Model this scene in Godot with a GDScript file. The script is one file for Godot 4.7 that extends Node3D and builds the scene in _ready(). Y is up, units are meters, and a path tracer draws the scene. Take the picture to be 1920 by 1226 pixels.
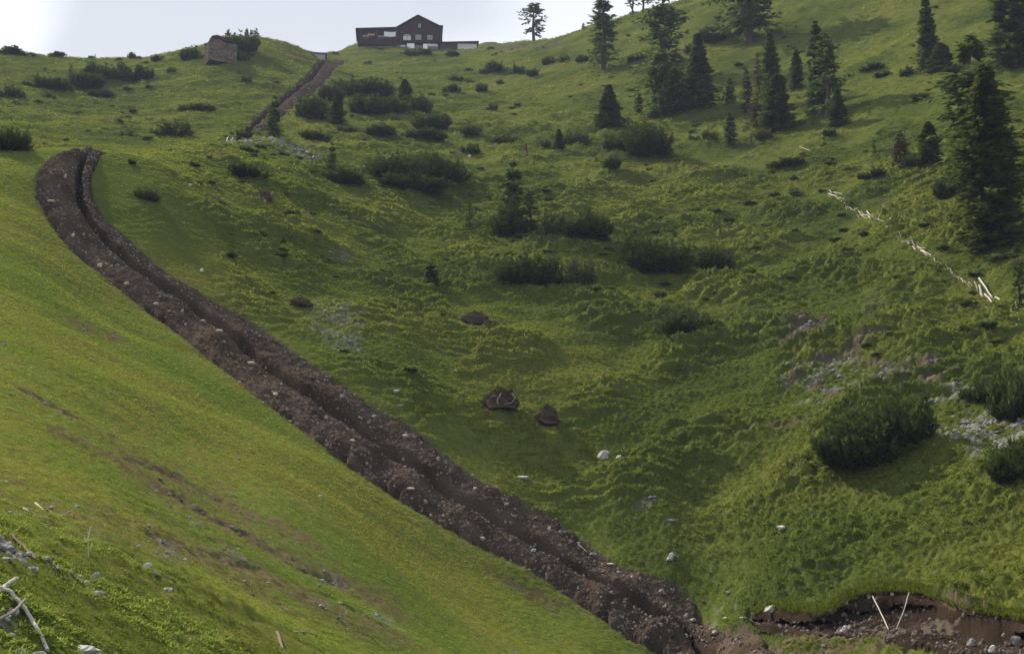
extends Node3D

const F := 2637.5            # focal length in pixels of the 1920 pixel wide photograph
const PITCH := 0.1745329
const AZ_DENSE := 0.42
const AZ_STEP := 0.00105

class MB:
	var v := PackedVector3Array()
	var n := PackedVector3Array()
	var c := PackedColorArray()
	var i := PackedInt32Array()
	func tri(a: Vector3, b: Vector3, d: Vector3, col: Color) -> void:
		var k := v.size()
		v.push_back(a); v.push_back(b); v.push_back(d)
		c.push_back(col); c.push_back(col); c.push_back(col)
		i.push_back(k); i.push_back(k + 1); i.push_back(k + 2)
	func quad(a: Vector3, b: Vector3, d: Vector3, e: Vector3, col: Color) -> void:
		var k := v.size()
		v.push_back(a); v.push_back(b); v.push_back(d); v.push_back(e)
		for q in 4: c.push_back(col)
		i.append_array(PackedInt32Array([k, k + 1, k + 2, k, k + 2, k + 3]))
	func leaf(p: Vector3, d: Vector3, l: float, w: float, up: Vector3, col: Color) -> void:
		var s := d.cross(up).normalized() * w
		var m := p + d * (l * 0.45)
		quad(p, m + s, p + d * l, m - s, col)
	func box(ce: Vector3, sz: Vector3, col: Color, b := Basis()) -> void:
		var h := sz * 0.5
		var q: Array[Vector3] = []
		for k in 8:
			q.append(ce + b * Vector3(h.x if k & 1 else -h.x, h.y if k & 2 else -h.y, h.z if k & 4 else -h.z))
		quad(q[4], q[6], q[7], q[5], col)
		quad(q[1], q[3], q[2], q[0], col)
		quad(q[0], q[2], q[6], q[4], col)
		quad(q[5], q[7], q[3], q[1], col)
		quad(q[2], q[3], q[7], q[6], col)
		quad(q[0], q[4], q[5], q[1], col)
	func tube(pts: Array, rad: Array, sides: int, col: Color) -> void:
		var base := v.size()
		var cnt := pts.size()
		for k in cnt:
			var d: Vector3 = (pts[mini(k + 1, cnt - 1)] - pts[maxi(k - 1, 0)])
			d = d.normalized()
			var u := d.cross(Vector3(0.31, 0.2, 0.93)).normalized()
			var w := d.cross(u)
			for s in sides:
				var a := TAU * s / sides
				v.push_back(pts[k] + (u * cos(a) + w * sin(a)) * rad[k])
				c.push_back(col)
		for k in cnt - 1:
			for s in sides:
				var a := base + k * sides + s
				var b := base + k * sides + (s + 1) % sides
				i.append_array(PackedInt32Array([a, b, b + sides, a, b + sides, a + sides]))
		for e in 2:
			var o := base + (cnt - 1) * sides * e
			for s in range(1, sides - 1):
				i.append_array(PackedInt32Array([o, o + s, o + s + 1] if e == 0 else [o, o + s + 1, o + s]))
	func mesh() -> ArrayMesh:
		var a := []
		a.resize(Mesh.ARRAY_MAX)
		a[Mesh.ARRAY_VERTEX] = v
		if n.size(): a[Mesh.ARRAY_NORMAL] = n
		a[Mesh.ARRAY_COLOR] = c
		a[Mesh.ARRAY_INDEX] = i
		var m := ArrayMesh.new()
		m.add_surface_from_arrays(Mesh.PRIMITIVE_TRIANGLES, a)
		return m

var rng := RandomNumberGenerator.new()
var taken := {}
var az_of := PackedFloat32Array()
var r_of := PackedFloat32Array()
var nc := 0
var nr := 0
var c_left := 0                       # first column of the dense fan
var HB := PackedFloat32Array()        # base heights
var H := PackedFloat32Array()         # final heights
var BUMP := PackedFloat32Array()
var MEAD := PackedFloat32Array()
var SOIL := PackedFloat32Array()
var SCREE := PackedFloat32Array()
var BROWN := PackedFloat32Array()
var DH := PackedFloat32Array()
var LOCAL := PackedFloat32Array()     # height of the small hummocks and terraces alone
var CUT := PackedFloat32Array()
var NRM := PackedVector3Array()
var row_knots: Array = [[2.0, 0], [6.0, 14], [20.0, 190], [45.0, 360], [140.0, 900], [420.0, 1150], [950.0, 1164]]

# ------------------------------------------------------------------ naming
func numbered(called: String) -> String:
	if not taken.has(called):
		taken[called] = 0
		return called
	taken[called] += 1
	return "%s_%03d" % [called, taken[called]]

func tag(o: Node3D, label: String, category: String, group := "") -> Node3D:
	if label: o.set_meta("label", label)
	if category: o.set_meta("category", category)
	if group: o.set_meta("group", group)
	return o

func part(called: String, m: Mesh, mat: Material, parent: Node3D) -> MeshInstance3D:
	var o := MeshInstance3D.new()
	o.name = called
	o.mesh = m
	o.material_override = mat
	parent.add_child(o, true)
	return o

func thing(called: String, label: String, category: String, at: Vector3, turn := 0.0, group := "") -> Node3D:
	var o := Node3D.new()
	o.name = numbered(called)
	add_child(o, true)
	o.position = at
	o.rotation.y = turn
	tag(o, label, category, group)
	return o

func single(called: String, m: Mesh, mat: Material, label: String, category: String, group := "") -> MeshInstance3D:
	var o := MeshInstance3D.new()
	o.name = numbered(called)
	o.mesh = m
	o.material_override = mat
	add_child(o, true)
	tag(o, label, category, group)
	return o

func mat(col: Color, rough := 0.9, vert := false, back := Color.BLACK) -> StandardMaterial3D:
	var m := StandardMaterial3D.new()
	m.albedo_color = col.linear_to_srgb()
	m.roughness = rough
	m.metallic_specular = 0.25
	if rough >= .8: m.specular_mode = BaseMaterial3D.SPECULAR_DISABLED
	m.vertex_color_use_as_albedo = vert
	if back != Color.BLACK:
		m.backlight_enabled = true
		m.backlight = back.linear_to_srgb()
	return m

# ------------------------------------------------------------------ pixels and ground
func ray(px: float, py: float) -> Vector2:        # azimuth and tangent of elevation of a line of sight
	var x := (px - 960.0) / F
	var y := -(py - 613.0) / F
	var dy := y * cos(PITCH) + sin(PITCH)
	var dz := cos(PITCH) - y * sin(PITCH)
	return Vector2(atan2(x, dz), dy / sqrt(x * x + dz * dz))

func row_of(r: float) -> float:
	for k in row_knots.size() - 1:
		if r < row_knots[k + 1][0]:
			var a: float = row_knots[k][0]
			var b: float = row_knots[k + 1][0]
			return row_knots[k][1] + (row_knots[k + 1][1] - row_knots[k][1]) * log(maxf(r, a) / a) / log(b / a)
	return float(nr - 2)

func col_of(az: float) -> float:
	return c_left + (az + AZ_DENSE) / AZ_STEP

func sample(a: PackedFloat32Array, cf: float, rf: float) -> float:
	var c := clampi(int(cf), 0, nc - 2)
	var r := clampi(int(rf), 0, nr - 2)
	var u := clampf(cf - c, 0, 1)
	var w := clampf(rf - r, 0, 1)
	var k := c * nr + r
	return lerpf(lerpf(a[k], a[k + 1], w), lerpf(a[k + nr], a[k + nr + 1], w), u)

func pick_row(px: float, py: float) -> Vector2:   # grid place (column, row) where a line of sight first meets the ground
	var s := ray(px, py)
	var cf := col_of(s.x)
	var k := 20
	while k < nr - 2:
		if sample(HB, cf, k) >= s.y * r_of[k]:
			break
		k += 4
	k = maxi(k - 4, 0)
	while k < nr - 2 and sample(HB, cf, k) < s.y * r_of[k]:
		k += 1
	var d1 := sample(HB, cf, k) - s.y * r_of[k]
	var d0 := sample(HB, cf, k - 1) - s.y * r_of[k - 1]
	return Vector2(cf, k - 1 + clampf(d0 / (d0 - d1), 0, 1))

func place(cr: Vector2, a: PackedFloat32Array) -> Vector3:
	var r := lerpf(r_of[int(cr.y)], r_of[int(cr.y) + 1], cr.y - int(cr.y))
	var az := -AZ_DENSE + (cr.x - c_left) * AZ_STEP
	return Vector3(r * sin(az), sample(a, cr.x, cr.y), -r * cos(az))

func pick(px: float, py: float) -> Vector3:
	return place(pick_row(px, py), TOP)

func ground(x: float, z: float) -> float:
	return sample(H, col_of(atan2(x, -z)), row_of(sqrt(x * x + z * z)))

func base_ground(x: float, z: float) -> float:
	return sample(HB, col_of(atan2(x, -z)), row_of(sqrt(x * x + z * z)))

# ------------------------------------------------------------------ terrain
# pixel x, pixel y, distance in metres, hummock strength, meadow share
var ctrl: Array = [
	[0, 1226, 8.5, .25, .3], [300, 1226, 10.5, .25, .3], [550, 1226, 13, .2, .5], [-300, 1226, 8, .25, .3],
	[0, 945, 15, .2, .5], [180, 1012, 14.6, .2, .5], [300, 1088, 13.8, .2, .5], [430, 1160, 13.6, .2, .5],
	[0, 915, 22.5, .12, 1], [150, 980, 22, .12, 1], [300, 1052, 21.5, .12, 1], [600, 1205, 22, .12, 1],
	[0, 750, 35, .08, 1], [300, 860, 40, .08, 1], [300, 700, 57, .05, 1], [0, 600, 52, .06, 1], [0, 430, 74, .05, 1], [0, 330, 88, .05, 1], [0, 283, 95, .05, 1],
	[640, 1080, 36, .08, 1], [640, 950, 48, .06, 1], [600, 850, 58, .05, 1], [900, 1200, 42, .06, 1], [900, 1080, 55, .05, 1], [1100, 1226, 50, .05, 1],
	[150, 340, 91, .05, .9], [165, 400, 88, .05, .8], [300, 540, 79, .05, .8], [500, 690, 71, .05, .8], [700, 830, 66, .05, .8], [900, 970, 62, .05, .8], [1100, 1105, 59, .05, .8], [1300, 1220, 56, .1, .7],
	[120, 287, 97, .05, 1], [185, 287, 99, .05, .9], [300, 330, 97, .25, .5], [300, 430, 87, .2, .6], [240, 300, 99, .1, .7], [300, 258, 158, .3, .1],
	[0, 240, 150, .3, .1], [100, 243, 155, .3, .1], [200, 255, 155, .3, .1], [0, 180, 200, .35, 0], [200, 180, 215, .35, 0],
	[400, 200, 195, .35, .1], [400, 272, 135, .4, .3], [480, 300, 122, .5, .3], [500, 270, 140, .4, .2], [560, 185, 210, .3, .2], [620, 120, 295, .3, .1],
	[400, 350, 103, .5, .4], [500, 420, 98, .6, .3], [500, 550, 84, .4, .4], [640, 650, 76, .45, .4], [750, 700, 73.5, .5, .35], [750, 540, 93, .7, .2], [750, 420, 114, .7, .2], [750, 310, 143, .6, .2], [750, 250, 172, .4, .1], [750, 150, 250, .25, .1],
	[1000, 1000, 62.5, .35, .4], [1000, 850, 69, .6, .2], [1000, 700, 77, .8, .1], [1000, 540, 96, .8, .1], [1000, 420, 117, .8, .1], [1000, 300, 150, .6, .1], [1000, 150, 240, .25, .1],
	[1250, 1000, 62, .7, 0], [1250, 850, 68.5, .9, 0], [1250, 700, 78, 1, 0], [1250, 540, 97, 1, 0], [1250, 420, 119, 1, .05], [1250, 300, 150, .7, .05], [1250, 150, 205, .25, .1],
	[1500, 1000, 56.5, .9, 0], [1450, 1150, 51, .5, 0], [1700, 1160, 46.5, .7, 0], [1600, 900, 60, .9, 0], [1500, 700, 75, 1, 0], [1700, 650, 75, 1, 0], [1550, 450, 108, 1, .05], [1550, 300, 136, .6, .1], [1550, 210, 160, .25, .15], [1500, 100, 200, .15, .15],
	[1500, -60, 260, .15, .15], [1800, 450, 97, .7, .05], [1900, 750, 64, .9, 0], [1900, 1000, 50, .9, 0], [1900, 1226, 40, .6, 0], [1600, 1226, 44.5, .6, 0], [1750, 120, 164, .15, .15], [1900, 0, 190, .15, .15], [1900, -150, 245, .15, .15], [1900, 250, 127, .4, .1],
	[-250, 1100, 9, .25, .3], [-250, 830, 24, .1, 1], [-250, 450, 70, .05, 1], [-250, 275, 95, .05, 1], [-250, 160, 205, .3, 0],
	[2150, 1226, 36, .6, 0], [2150, 700, 62, .9, 0], [2150, 300, 112, .5, 0], [2150, 0, 172, .2, 0], [2150, -200, 250, .2, 0],
]
# the skyline: pixel x, pixel y, distance
var crest: Array = [[-250, 80, 290], [0, 97, 290], [100, 108, 290], [210, 113, 290], [330, 98, 275], [400, 82, 270], [470, 70, 278], [530, 80, 285], [575, 97, 300], [610, 101, 330], [660, 92, 395], [750, 87, 405], [820, 92, 402], [890, 95, 398], [915, 74, 420], [945, 86, 385], [1000, 77, 345], [1050, 74, 325], [1100, 52, 305], [1180, 29, 295], [1280, 2, 285], [1360, -25, 280]]

func build_terrain() -> void:
	# columns and rows of the sheet
	var left := PackedFloat32Array()
	for k in 16: left.push_back(-PI + (PI - 0.8) * k / 16.0)
	for k in 18: left.push_back(-0.8 + (0.8 - AZ_DENSE) * k / 18.0)
	c_left = left.size()
	az_of = left.duplicate()
	var nd := int(2.0 * AZ_DENSE / AZ_STEP) + 1
	for k in nd: az_of.push_back(-AZ_DENSE + k * AZ_STEP)
	for k in range(left.size() - 1, -1, -1): az_of.push_back(-left[k])
	nc = az_of.size()
	for k in row_knots.size() - 1:
		var n: int = row_knots[k + 1][1] - row_knots[k][1]
		for j in n:
			r_of.push_back(row_knots[k][0] * pow(row_knots[k + 1][0] / row_knots[k][0], float(j) / n))
	r_of.push_back(950.0)
	nr = r_of.size()
	# control points: (u, v, tangent, weightless attributes)
	var P := []
	for q in ctrl:
		var s := ray(q[0], q[1])
		P.append([s.x, log(q[2]), s.y, q[3], q[4]])
	for q in crest:
		var s := ray(q[0], q[1])
		P.append([s.x, log(q[2]), s.y, .2, .1])
		P.append([s.x, log(q[2] * 1.35), s.y - 0.045, .2, .1])
	for px in [-200, 80, 180]:                     # the dip behind the spur of the meadow
		var s := ray(px, 312)
		P.append([s.x, log(113.0), s.y, .2, .5])
	for az in [-.42, -.28, -.14, 0.0, .14, .28, .42]:
		P.append([az, log(3.0), -.55, .1, .5])
		P.append([az, log(5.0), -.33, .1, .5])
		P.append([az, log(600.0), .22, .1, .1])
		P.append([az, log(950.0), .08, .1, .1])
	for px in [900, 1150, 1400, 1650, 1900]:
		var s := ray(px, 1330)
		P.append([s.x, log(20.0), s.y, .2, .5])
	var n := P.size()
	var m := n + 3
	var A := []
	for a in n:
		var row := PackedFloat64Array()
		row.resize(m + 1)
		for b in n:
			row[b] = tps(P[a][0] - P[b][0], P[a][1] - P[b][1])
		row[a] += 0.0008
		row[n] = 1.0; row[n + 1] = P[a][0] / .35; row[n + 2] = P[a][1]
		row[m] = P[a][2]
		A.append(row)
	for e in 3:
		var row := PackedFloat64Array()
		row.resize(m + 1)
		for b in n: row[b] = 1.0 if e == 0 else (P[b][0] / .35 if e == 1 else P[b][1])
		A.append(row)
	for k in m:
		var best := k
		for j in range(k + 1, m):
			if absf(A[j][k]) > absf(A[best][k]): best = j
		var t: PackedFloat64Array = A[k]
		A[k] = A[best]; A[best] = t
		var pr: PackedFloat64Array = A[k]
		for j in range(k + 1, m):
			var rw: PackedFloat64Array = A[j]
			var f: float = rw[k] / pr[k]
			if f == 0.0: continue
			for q in range(k, m + 1): rw[q] -= f * pr[q]
			A[j] = rw
	var W := PackedFloat64Array()
	W.resize(m)
	for k in range(m - 1, -1, -1):
		var s: float = A[k][m]
		for q in range(k + 1, m): s -= A[k][q] * W[q]
		W[k] = s / A[k][k]
	# coarse grid
	var gc := 61
	var gr := 96
	var l0 := log(2.0)
	var l1 := log(950.0)
	var G := []; var GB := []; var GM := []
	for c in gc:
		var az := -0.46 + 0.92 * c / (gc - 1.0)
		var a1 := PackedFloat32Array(); var a2 := PackedFloat32Array(); var a3 := PackedFloat32Array()
		for r in gr:
			var lr := l0 + (l1 - l0) * r / (gr - 1.0)
			var e := W[n] + W[n + 1] * az / .35 + W[n + 2] * lr
			var sb := 0.0; var sm := 0.0; var sw := 0.0
			for q in n:
				var p: Array = P[q]
				var dx: float = (az - p[0]) / .35 * 2.2
				var dy: float = (lr - p[1]) * 2.0
				var d2 := dx * dx + dy * dy
				e += W[q] * (0.5 * d2 * log(d2) if d2 > 1e-12 else 0.0)
				var w := 1.0 / (d2 * d2 + 0.0004)
				sw += w; sb += w * p[3]; sm += w * p[4]
			a1.push_back(e); a2.push_back(sb / sw); a3.push_back(sm / sw)
		G.append(a1); GB.append(a2); GM.append(a3)
	HB.resize(nc * nr); BUMP.resize(nc * nr); MEAD.resize(nc * nr)
	for arr in [SOIL, SCREE, BROWN, DH, CUT]:
		arr.resize(nc * nr)
	var lr_of := PackedFloat32Array()
	for r in nr: lr_of.push_back((log(r_of[r]) - l0) / (l1 - l0) * (gr - 1.0))
	for c in nc:
		var az := az_of[c]
		var x := (clampf(az, -0.459, 0.459) + 0.46) / 0.92 * (gc - 1.0)
		var xi := clampi(int(x), 1, gc - 3)
		var fx := x - xi
		var w0 := cr(-1, fx); var w1 := cr(0, fx); var w2 := cr(1, fx); var w3 := cr(2, fx)
		var e := PackedFloat32Array(); var b := PackedFloat32Array(); var mm := PackedFloat32Array()
		for r in gr:
			e.push_back(G[xi - 1][r] * w0 + G[xi][r] * w1 + G[xi + 1][r] * w2 + G[xi + 2][r] * w3)
			b.push_back(lerpf(GB[xi][r], GB[xi + 1][r], fx))
			mm.push_back(lerpf(GM[xi][r], GM[xi + 1][r], fx))
		var away := smoothstep(0.6, 1.7, absf(az))
		for r in nr:
			var y := lr_of[r]
			var yi := clampi(int(y), 1, gr - 3)
			var fy := y - yi
			var t := e[yi - 1] * cr(-1, fy) + e[yi] * cr(0, fy) + e[yi + 1] * cr(1, fy) + e[yi + 2] * cr(2, fy)
			var k := c * nr + r
			HB[k] = lerpf(t * r_of[r], -1.65 - 0.12 * r_of[r], away)
			BUMP[k] = lerpf(b[yi], b[yi + 1], fy)
			MEAD[k] = lerpf(mm[yi], mm[yi + 1], fy)

func tps(du: float, dv: float) -> float:
	var dx := du / .35 * 2.2
	var dy := dv * 2.0
	var d2 := dx * dx + dy * dy
	return 0.5 * d2 * log(d2) if d2 > 1e-12 else 0.0

func cr(k: int, t: float) -> float:               # Catmull-Rom weights
	match k:
		-1: return 0.5 * (-t * t * t + 2 * t * t - t)
		0: return 0.5 * (3 * t * t * t - 5 * t * t + 2)
		1: return 0.5 * (-3 * t * t * t + 4 * t * t + t)
	return 0.5 * (t * t * t - t * t)

func fnl(sd: int, freq: float, oct := 1) -> FastNoiseLite:
	var f := FastNoiseLite.new()
	f.noise_type = FastNoiseLite.TYPE_SIMPLEX
	f.seed = sd
	f.frequency = freq
	f.fractal_type = FastNoiseLite.FRACTAL_FBM if oct > 1 else FastNoiseLite.FRACTAL_NONE
	f.fractal_octaves = oct
	return f

# a soft oval on the ground round a picture point, rx and ry in photograph pixels; adds to one of the maps
func oval(a: PackedFloat32Array, px: float, py: float, rx: float, ry: float, amount: float, rough := 0.5) -> void:
	var m := pick_row(px, py)
	var up := pick_row(px, py - ry).y
	var dn := pick_row(px, py + ry).y
	if up - m.y > 3.0 * (m.y - dn) + 20: up = m.y + (m.y - dn)
	var wc := rx / F / AZ_STEP
	var ns := fnl(int(px * 7 + py), 0.9)
	for c in range(maxi(int(m.x - wc * 1.3), 0), mini(int(m.x + wc * 1.3) + 2, nc)):
		var du := (c - m.x) / wc
		for r in range(maxi(int(m.y - (m.y - dn) * 1.3), 0), mini(int(m.y + (up - m.y) * 1.3) + 2, nr)):
			var dv := (r - m.y) / maxf(up - m.y if r > m.y else m.y - dn, 0.7)
			var d := sqrt(du * du + dv * dv) + rough * ns.get_noise_2d(r_of[r] * sin(az_of[c]), r_of[r])
			if d < 1.0:
				var k := c * nr + r
				var w := amount * smoothstep(1.0, 0.55, d)
				a[k] = maxf(a[k], w) if amount > 0 else minf(a[k], w)

func stroke(a: PackedFloat32Array, pts: Array, rx: float, ry: float, amount: float, rough := 0.5) -> void:
	for k in pts.size() - 1:
		var p := Vector2(pts[k][0], pts[k][1])
		var q := Vector2(pts[k + 1][0], pts[k + 1][1])
		var n := maxi(int(p.distance_to(q) / (rx * 0.7)), 1)
		for j in n:
			var o := p.lerp(q, (j + 0.5) / n)
			var f := rng.randf_range(0.6, 1.25)
			oval(a, o.x + rng.randf_range(-.3, .3) * rx, o.y + rng.randf_range(-.3, .3) * ry, rx * f, ry * f, amount * rng.randf_range(.7, 1.0), rough)

func finish_terrain() -> void:
	var n1 := fnl(1, 0.42); var n2 := fnl(2, 0.9); var n3 := fnl(3, 0.11); var n4 := fnl(4, 2.6); var nt := fnl(5, 0.16); var nw := fnl(6, 0.05, 3); var n5 := fnl(7, 0.55)
	H = HB.duplicate()
	LOCAL.resize(nc * nr)
	for c in nc:
		var az := az_of[c]
		var sx := sin(az); var cx := -cos(az)
		var dense := absf(az) < AZ_DENSE + 0.1
		for r in nr:
			var k := c * nr + r
			var rr := r_of[r]
			var y := HB[k]
			if not dense or rr < 5.0:
				H[k] = y
				continue
			var x := rr * sx; var z := rr * cx
			var b := minf(BUMP[k] * 1.25, 1.15) if BUMP[k] > .12 else BUMP[k]
			var far := smoothstep(105.0, 190.0, rr)
			var u := (x * 0.95 + z * 0.30); var w := (z * 0.95 - x * 0.30)
			var big := n3.get_noise_2d(x, z)
			var patch := clampf(0.6 + 0.9 * big + 0.6 * n1.get_noise_2d(x * .25, z * .25), 0.15, 1.3)
			# rounded hummocks with sharp hollows, drawn out along the contour
			var d := 0.0
			if far < 1.0:
				var hu := absf(n1.get_noise_2d(u * 0.34, w * 1.3))
				var h2 := absf(n2.get_noise_2d(u * 0.40, w * 1.2))
				d += (1.0 - far) * (.30 * (smoothstep(0, .5, hu) - .6) + .22 * (smoothstep(0, .45, h2) - .6) + .08 * (smoothstep(0, .4, absf(n4.get_noise_2d(u * .34, w * .9))) - .6))
			if far > 0.0:
				d += far * ((absf(n1.get_noise_2d(u * 0.22, w * 0.6)) - .25) * .7 + (absf(n2.get_noise_2d(u * 0.3, w * 0.7)) - .25) * .4)
			var near := clampf(rr / 98.0, .42, 1.0)
			d *= 1.4 * b * patch * near
			# cattle terraces along the contour
			if b > 0.1:
				var wob := nt.get_noise_2d(x * .7, z * .7) * .55 + n1.get_noise_2d(x * .8, z * .8) * .22
				var tr := clampf(patch * 1.1 - .2, 0.0, 1.0) * b
				if far < 1.0:
					var ph := (y + wob) / 0.62
					var f := ph - floorf(ph)
					d += (1.0 - far) * near * tr * 0.62 * 1.35 * (smoothstep(0.55, 0.90, f) - f + 0.15)
				if far > 0.0:
					var ph := (y + wob * 1.8) / 1.25
					var f := ph - floorf(ph)
					d += far * tr * 1.25 * 0.5 * (smoothstep(0.45, 0.92, f) - f + 0.15)
			d *= 1.0 - smoothstep(.02, .2, CUT[k])
			LOCAL[k] = d
			d += n4.get_noise_2d(x, z) * (0.05 * (0.25 + b) + .04 * SOIL[k])
			d += 0.10 * n5.get_noise_2d(x * .5, z * .5) * (0.35 + b)
			d += (0.12 + 0.2 * b) * big * clampf(rr / 60.0, 0.1, 1.0)
			H[k] = y + d + DH[k] - CUT[k]
	# normals, colours and triangles of the sheet
	var V := PackedVector3Array(); var C := PackedColorArray(); var I := PackedInt32Array()
	V.resize(nc * nr); NRM.resize(nc * nr); C.resize(nc * nr); I.resize((nc - 1) * (nr - 1) * 6)
	for c in nc:
		var sx := sin(az_of[c]); var cx := -cos(az_of[c])
		for r in nr:
			V[c * nr + r] = Vector3(r_of[r] * sx, H[c * nr + r], r_of[r] * cx)
	var LIVE := PackedColorArray()
	LIVE.resize(nc * nr)
	var g0 := Color(.086, .109, .024); var g1 := Color(.102, .107, .027); var g2 := Color(.066, .096, .022)
	var s0 := Color(.049, .065, .0155); var s1 := Color(.065, .078, .0175); var s2 := Color(.037, .054, .0145)
	var soil := Color(.044, .037, .031); var scree := Color(.105, .102, .100); var brown := Color(.066, .052, .030)
	for c in nc:
		var c0 := maxi(c - 1, 0) * nr; var c1 := mini(c + 1, nc - 1) * nr
		for r in nr:
			var k := c * nr + r
			var r0 := maxi(r - 1, 0); var r1 := mini(r + 1, nr - 1)
			NRM[k] = (V[c * nr + r1] - V[c * nr + r0]).cross(V[c0 + r] - V[c1 + r]).normalized()
			var p := V[k]
			var a := nw.get_noise_2d(p.x, p.z)
			var b := n5.get_noise_2d(p.x, p.z)
			var col := s0.lerp(s1, clampf(0.4 + 1.2 * a + .35 * b, 0, 1)).lerp(s2, clampf(-.8 * a + .2 * n3.get_noise_2d(p.x + 90, p.z), 0, .8))
			var me := g0.lerp(g1, clampf(0.3 + .9 * a + .5 * b, 0, 1)).lerp(g2, clampf(-.1 - 1.0 * a, 0, .6))
			col = col.lerp(me, clampf(MEAD[k] + 0.25 * a, 0, 1))
			var gran := 0.5 + 0.5 * n4.get_noise_2d(p.x * 1.7, p.z * 1.7)
			col = col.lerp(brown, clampf(BROWN[k] * (0.55 + gran), 0, 1))
			col = col.lerp(soil.lerp(brown, gran * .5), clampf(SOIL[k] * 1.5, 0, 1))
			col = col.lerp(scree * (0.6 + .6 * gran), clampf(SCREE[k] * (.5 + gran), 0, 1))
			var green := clampf(1.0 - maxf(maxf(SOIL[k] * 1.5, SCREE[k] * 1.4), BROWN[k]), 0, 1)
			LIVE[k] = Color(col.r * 4.0, col.g * 4.0, col.b * 4.0)
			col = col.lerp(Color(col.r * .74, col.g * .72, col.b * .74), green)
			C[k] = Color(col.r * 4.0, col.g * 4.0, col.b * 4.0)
	COL = LIVE
	var q := 0
	for c in nc - 1:
		for r in nr - 1:
			var k := c * nr + r
			I[q] = k; I[q + 1] = k + 1; I[q + 2] = k + nr + 1
			I[q + 3] = k; I[q + 4] = k + nr + 1; I[q + 5] = k + nr
			q += 6
	TOP = H.duplicate()
	var mb := MB.new()
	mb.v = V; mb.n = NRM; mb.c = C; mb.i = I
	var g := MeshInstance3D.new()
	g.name = "ground"
	g.mesh = mb.mesh()
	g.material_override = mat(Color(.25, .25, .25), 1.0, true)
	add_child(g)
	g.set_meta("kind", "structure")
	tag(g, "steep grassy mountainside with hummocks and cattle terraces", "hillside")

var COL := PackedColorArray()
var TOP := PackedFloat32Array()       # what one would step on: ground, or soil where it was dug
var DONE := {}

# ------------------------------------------------------------------ the dug trench with its banks of soil
class Strip:
	var L := []; var M := []; var R := []
	func at(k: Array, s: float) -> Vector2:
		var f := clampf(s, 0, 0.99999) * (k.size() - 1)
		var i := int(f)
		var t := f - i
		var a: Vector2 = k[maxi(i - 1, 0)]; var b: Vector2 = k[i]; var c: Vector2 = k[i + 1]; var d: Vector2 = k[mini(i + 2, k.size() - 1)]
		return b.cubic_interpolate(c, a, d, t)

func strip_from(rows: Array) -> Strip:             # rows of [left x, y, middle x, y, right x, y]
	var s := Strip.new()
	for q in rows:
		var ps := []
		for e in 3:
			var p := place(pick_row(q[e * 2], q[e * 2 + 1]), HB)
			ps.append(Vector2(p.x, p.z))
		s.L.append(ps[0]); s.M.append(ps[1]); s.R.append(ps[2])
	return s

func strip_point(s: Strip, f: float, t: float) -> Vector2:
	var m := s.at(s.M, f)
	return m.lerp(s.at(s.L, f), -t) if t < 0 else m.lerp(s.at(s.R, f), t)

func cut_strip(s: Strip, bank := false) -> void:
	for j in 2600:
		for k in range(-30, 31):
			var t := k / 30.0
			var p := strip_point(s, j / 2599.0, t * 1.1)
			var cf := col_of(atan2(p.x, -p.y))
			var rf := row_of(p.length())
			var edge := absf(t * 1.1)
			var w := .35 * smoothstep(1.02, .85, edge) + 1.5 * smoothstep(.50, .32, edge)
			if bank: w = (.42 * smoothstep(.93, .70, t * 1.1) * smoothstep(-1.0, .72, t * 1.1) + .22) * smoothstep(1.0, .94, edge)
			for dc in 2:
				for dr in 2:
					var q := (int(cf) + dc) * nr + int(rf) + dr
					CUT[q] = maxf(CUT[q], w)
					SOIL[q] = maxf(SOIL[q], smoothstep(1.1, .9, edge))

func strip_height(t: float, f: float, hump: float, deep: float, side: float) -> float:
	var q := 1.0 - absf(t)
	var slit := 0.15 if t < 0 else 0.24
	var wall := smoothstep(1.0 - slit * .25, 1.0 - slit, q)
	var h := hump * (sin(minf(q / 0.62, 1.0) * PI * .5) - 0.45 * smoothstep(.62, 1.0, q)) * (1.0 if t < 0 else side)
	return lerpf(-deep, h, wall) - 0.22 * smoothstep(0.10, 0.0, q)

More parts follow.
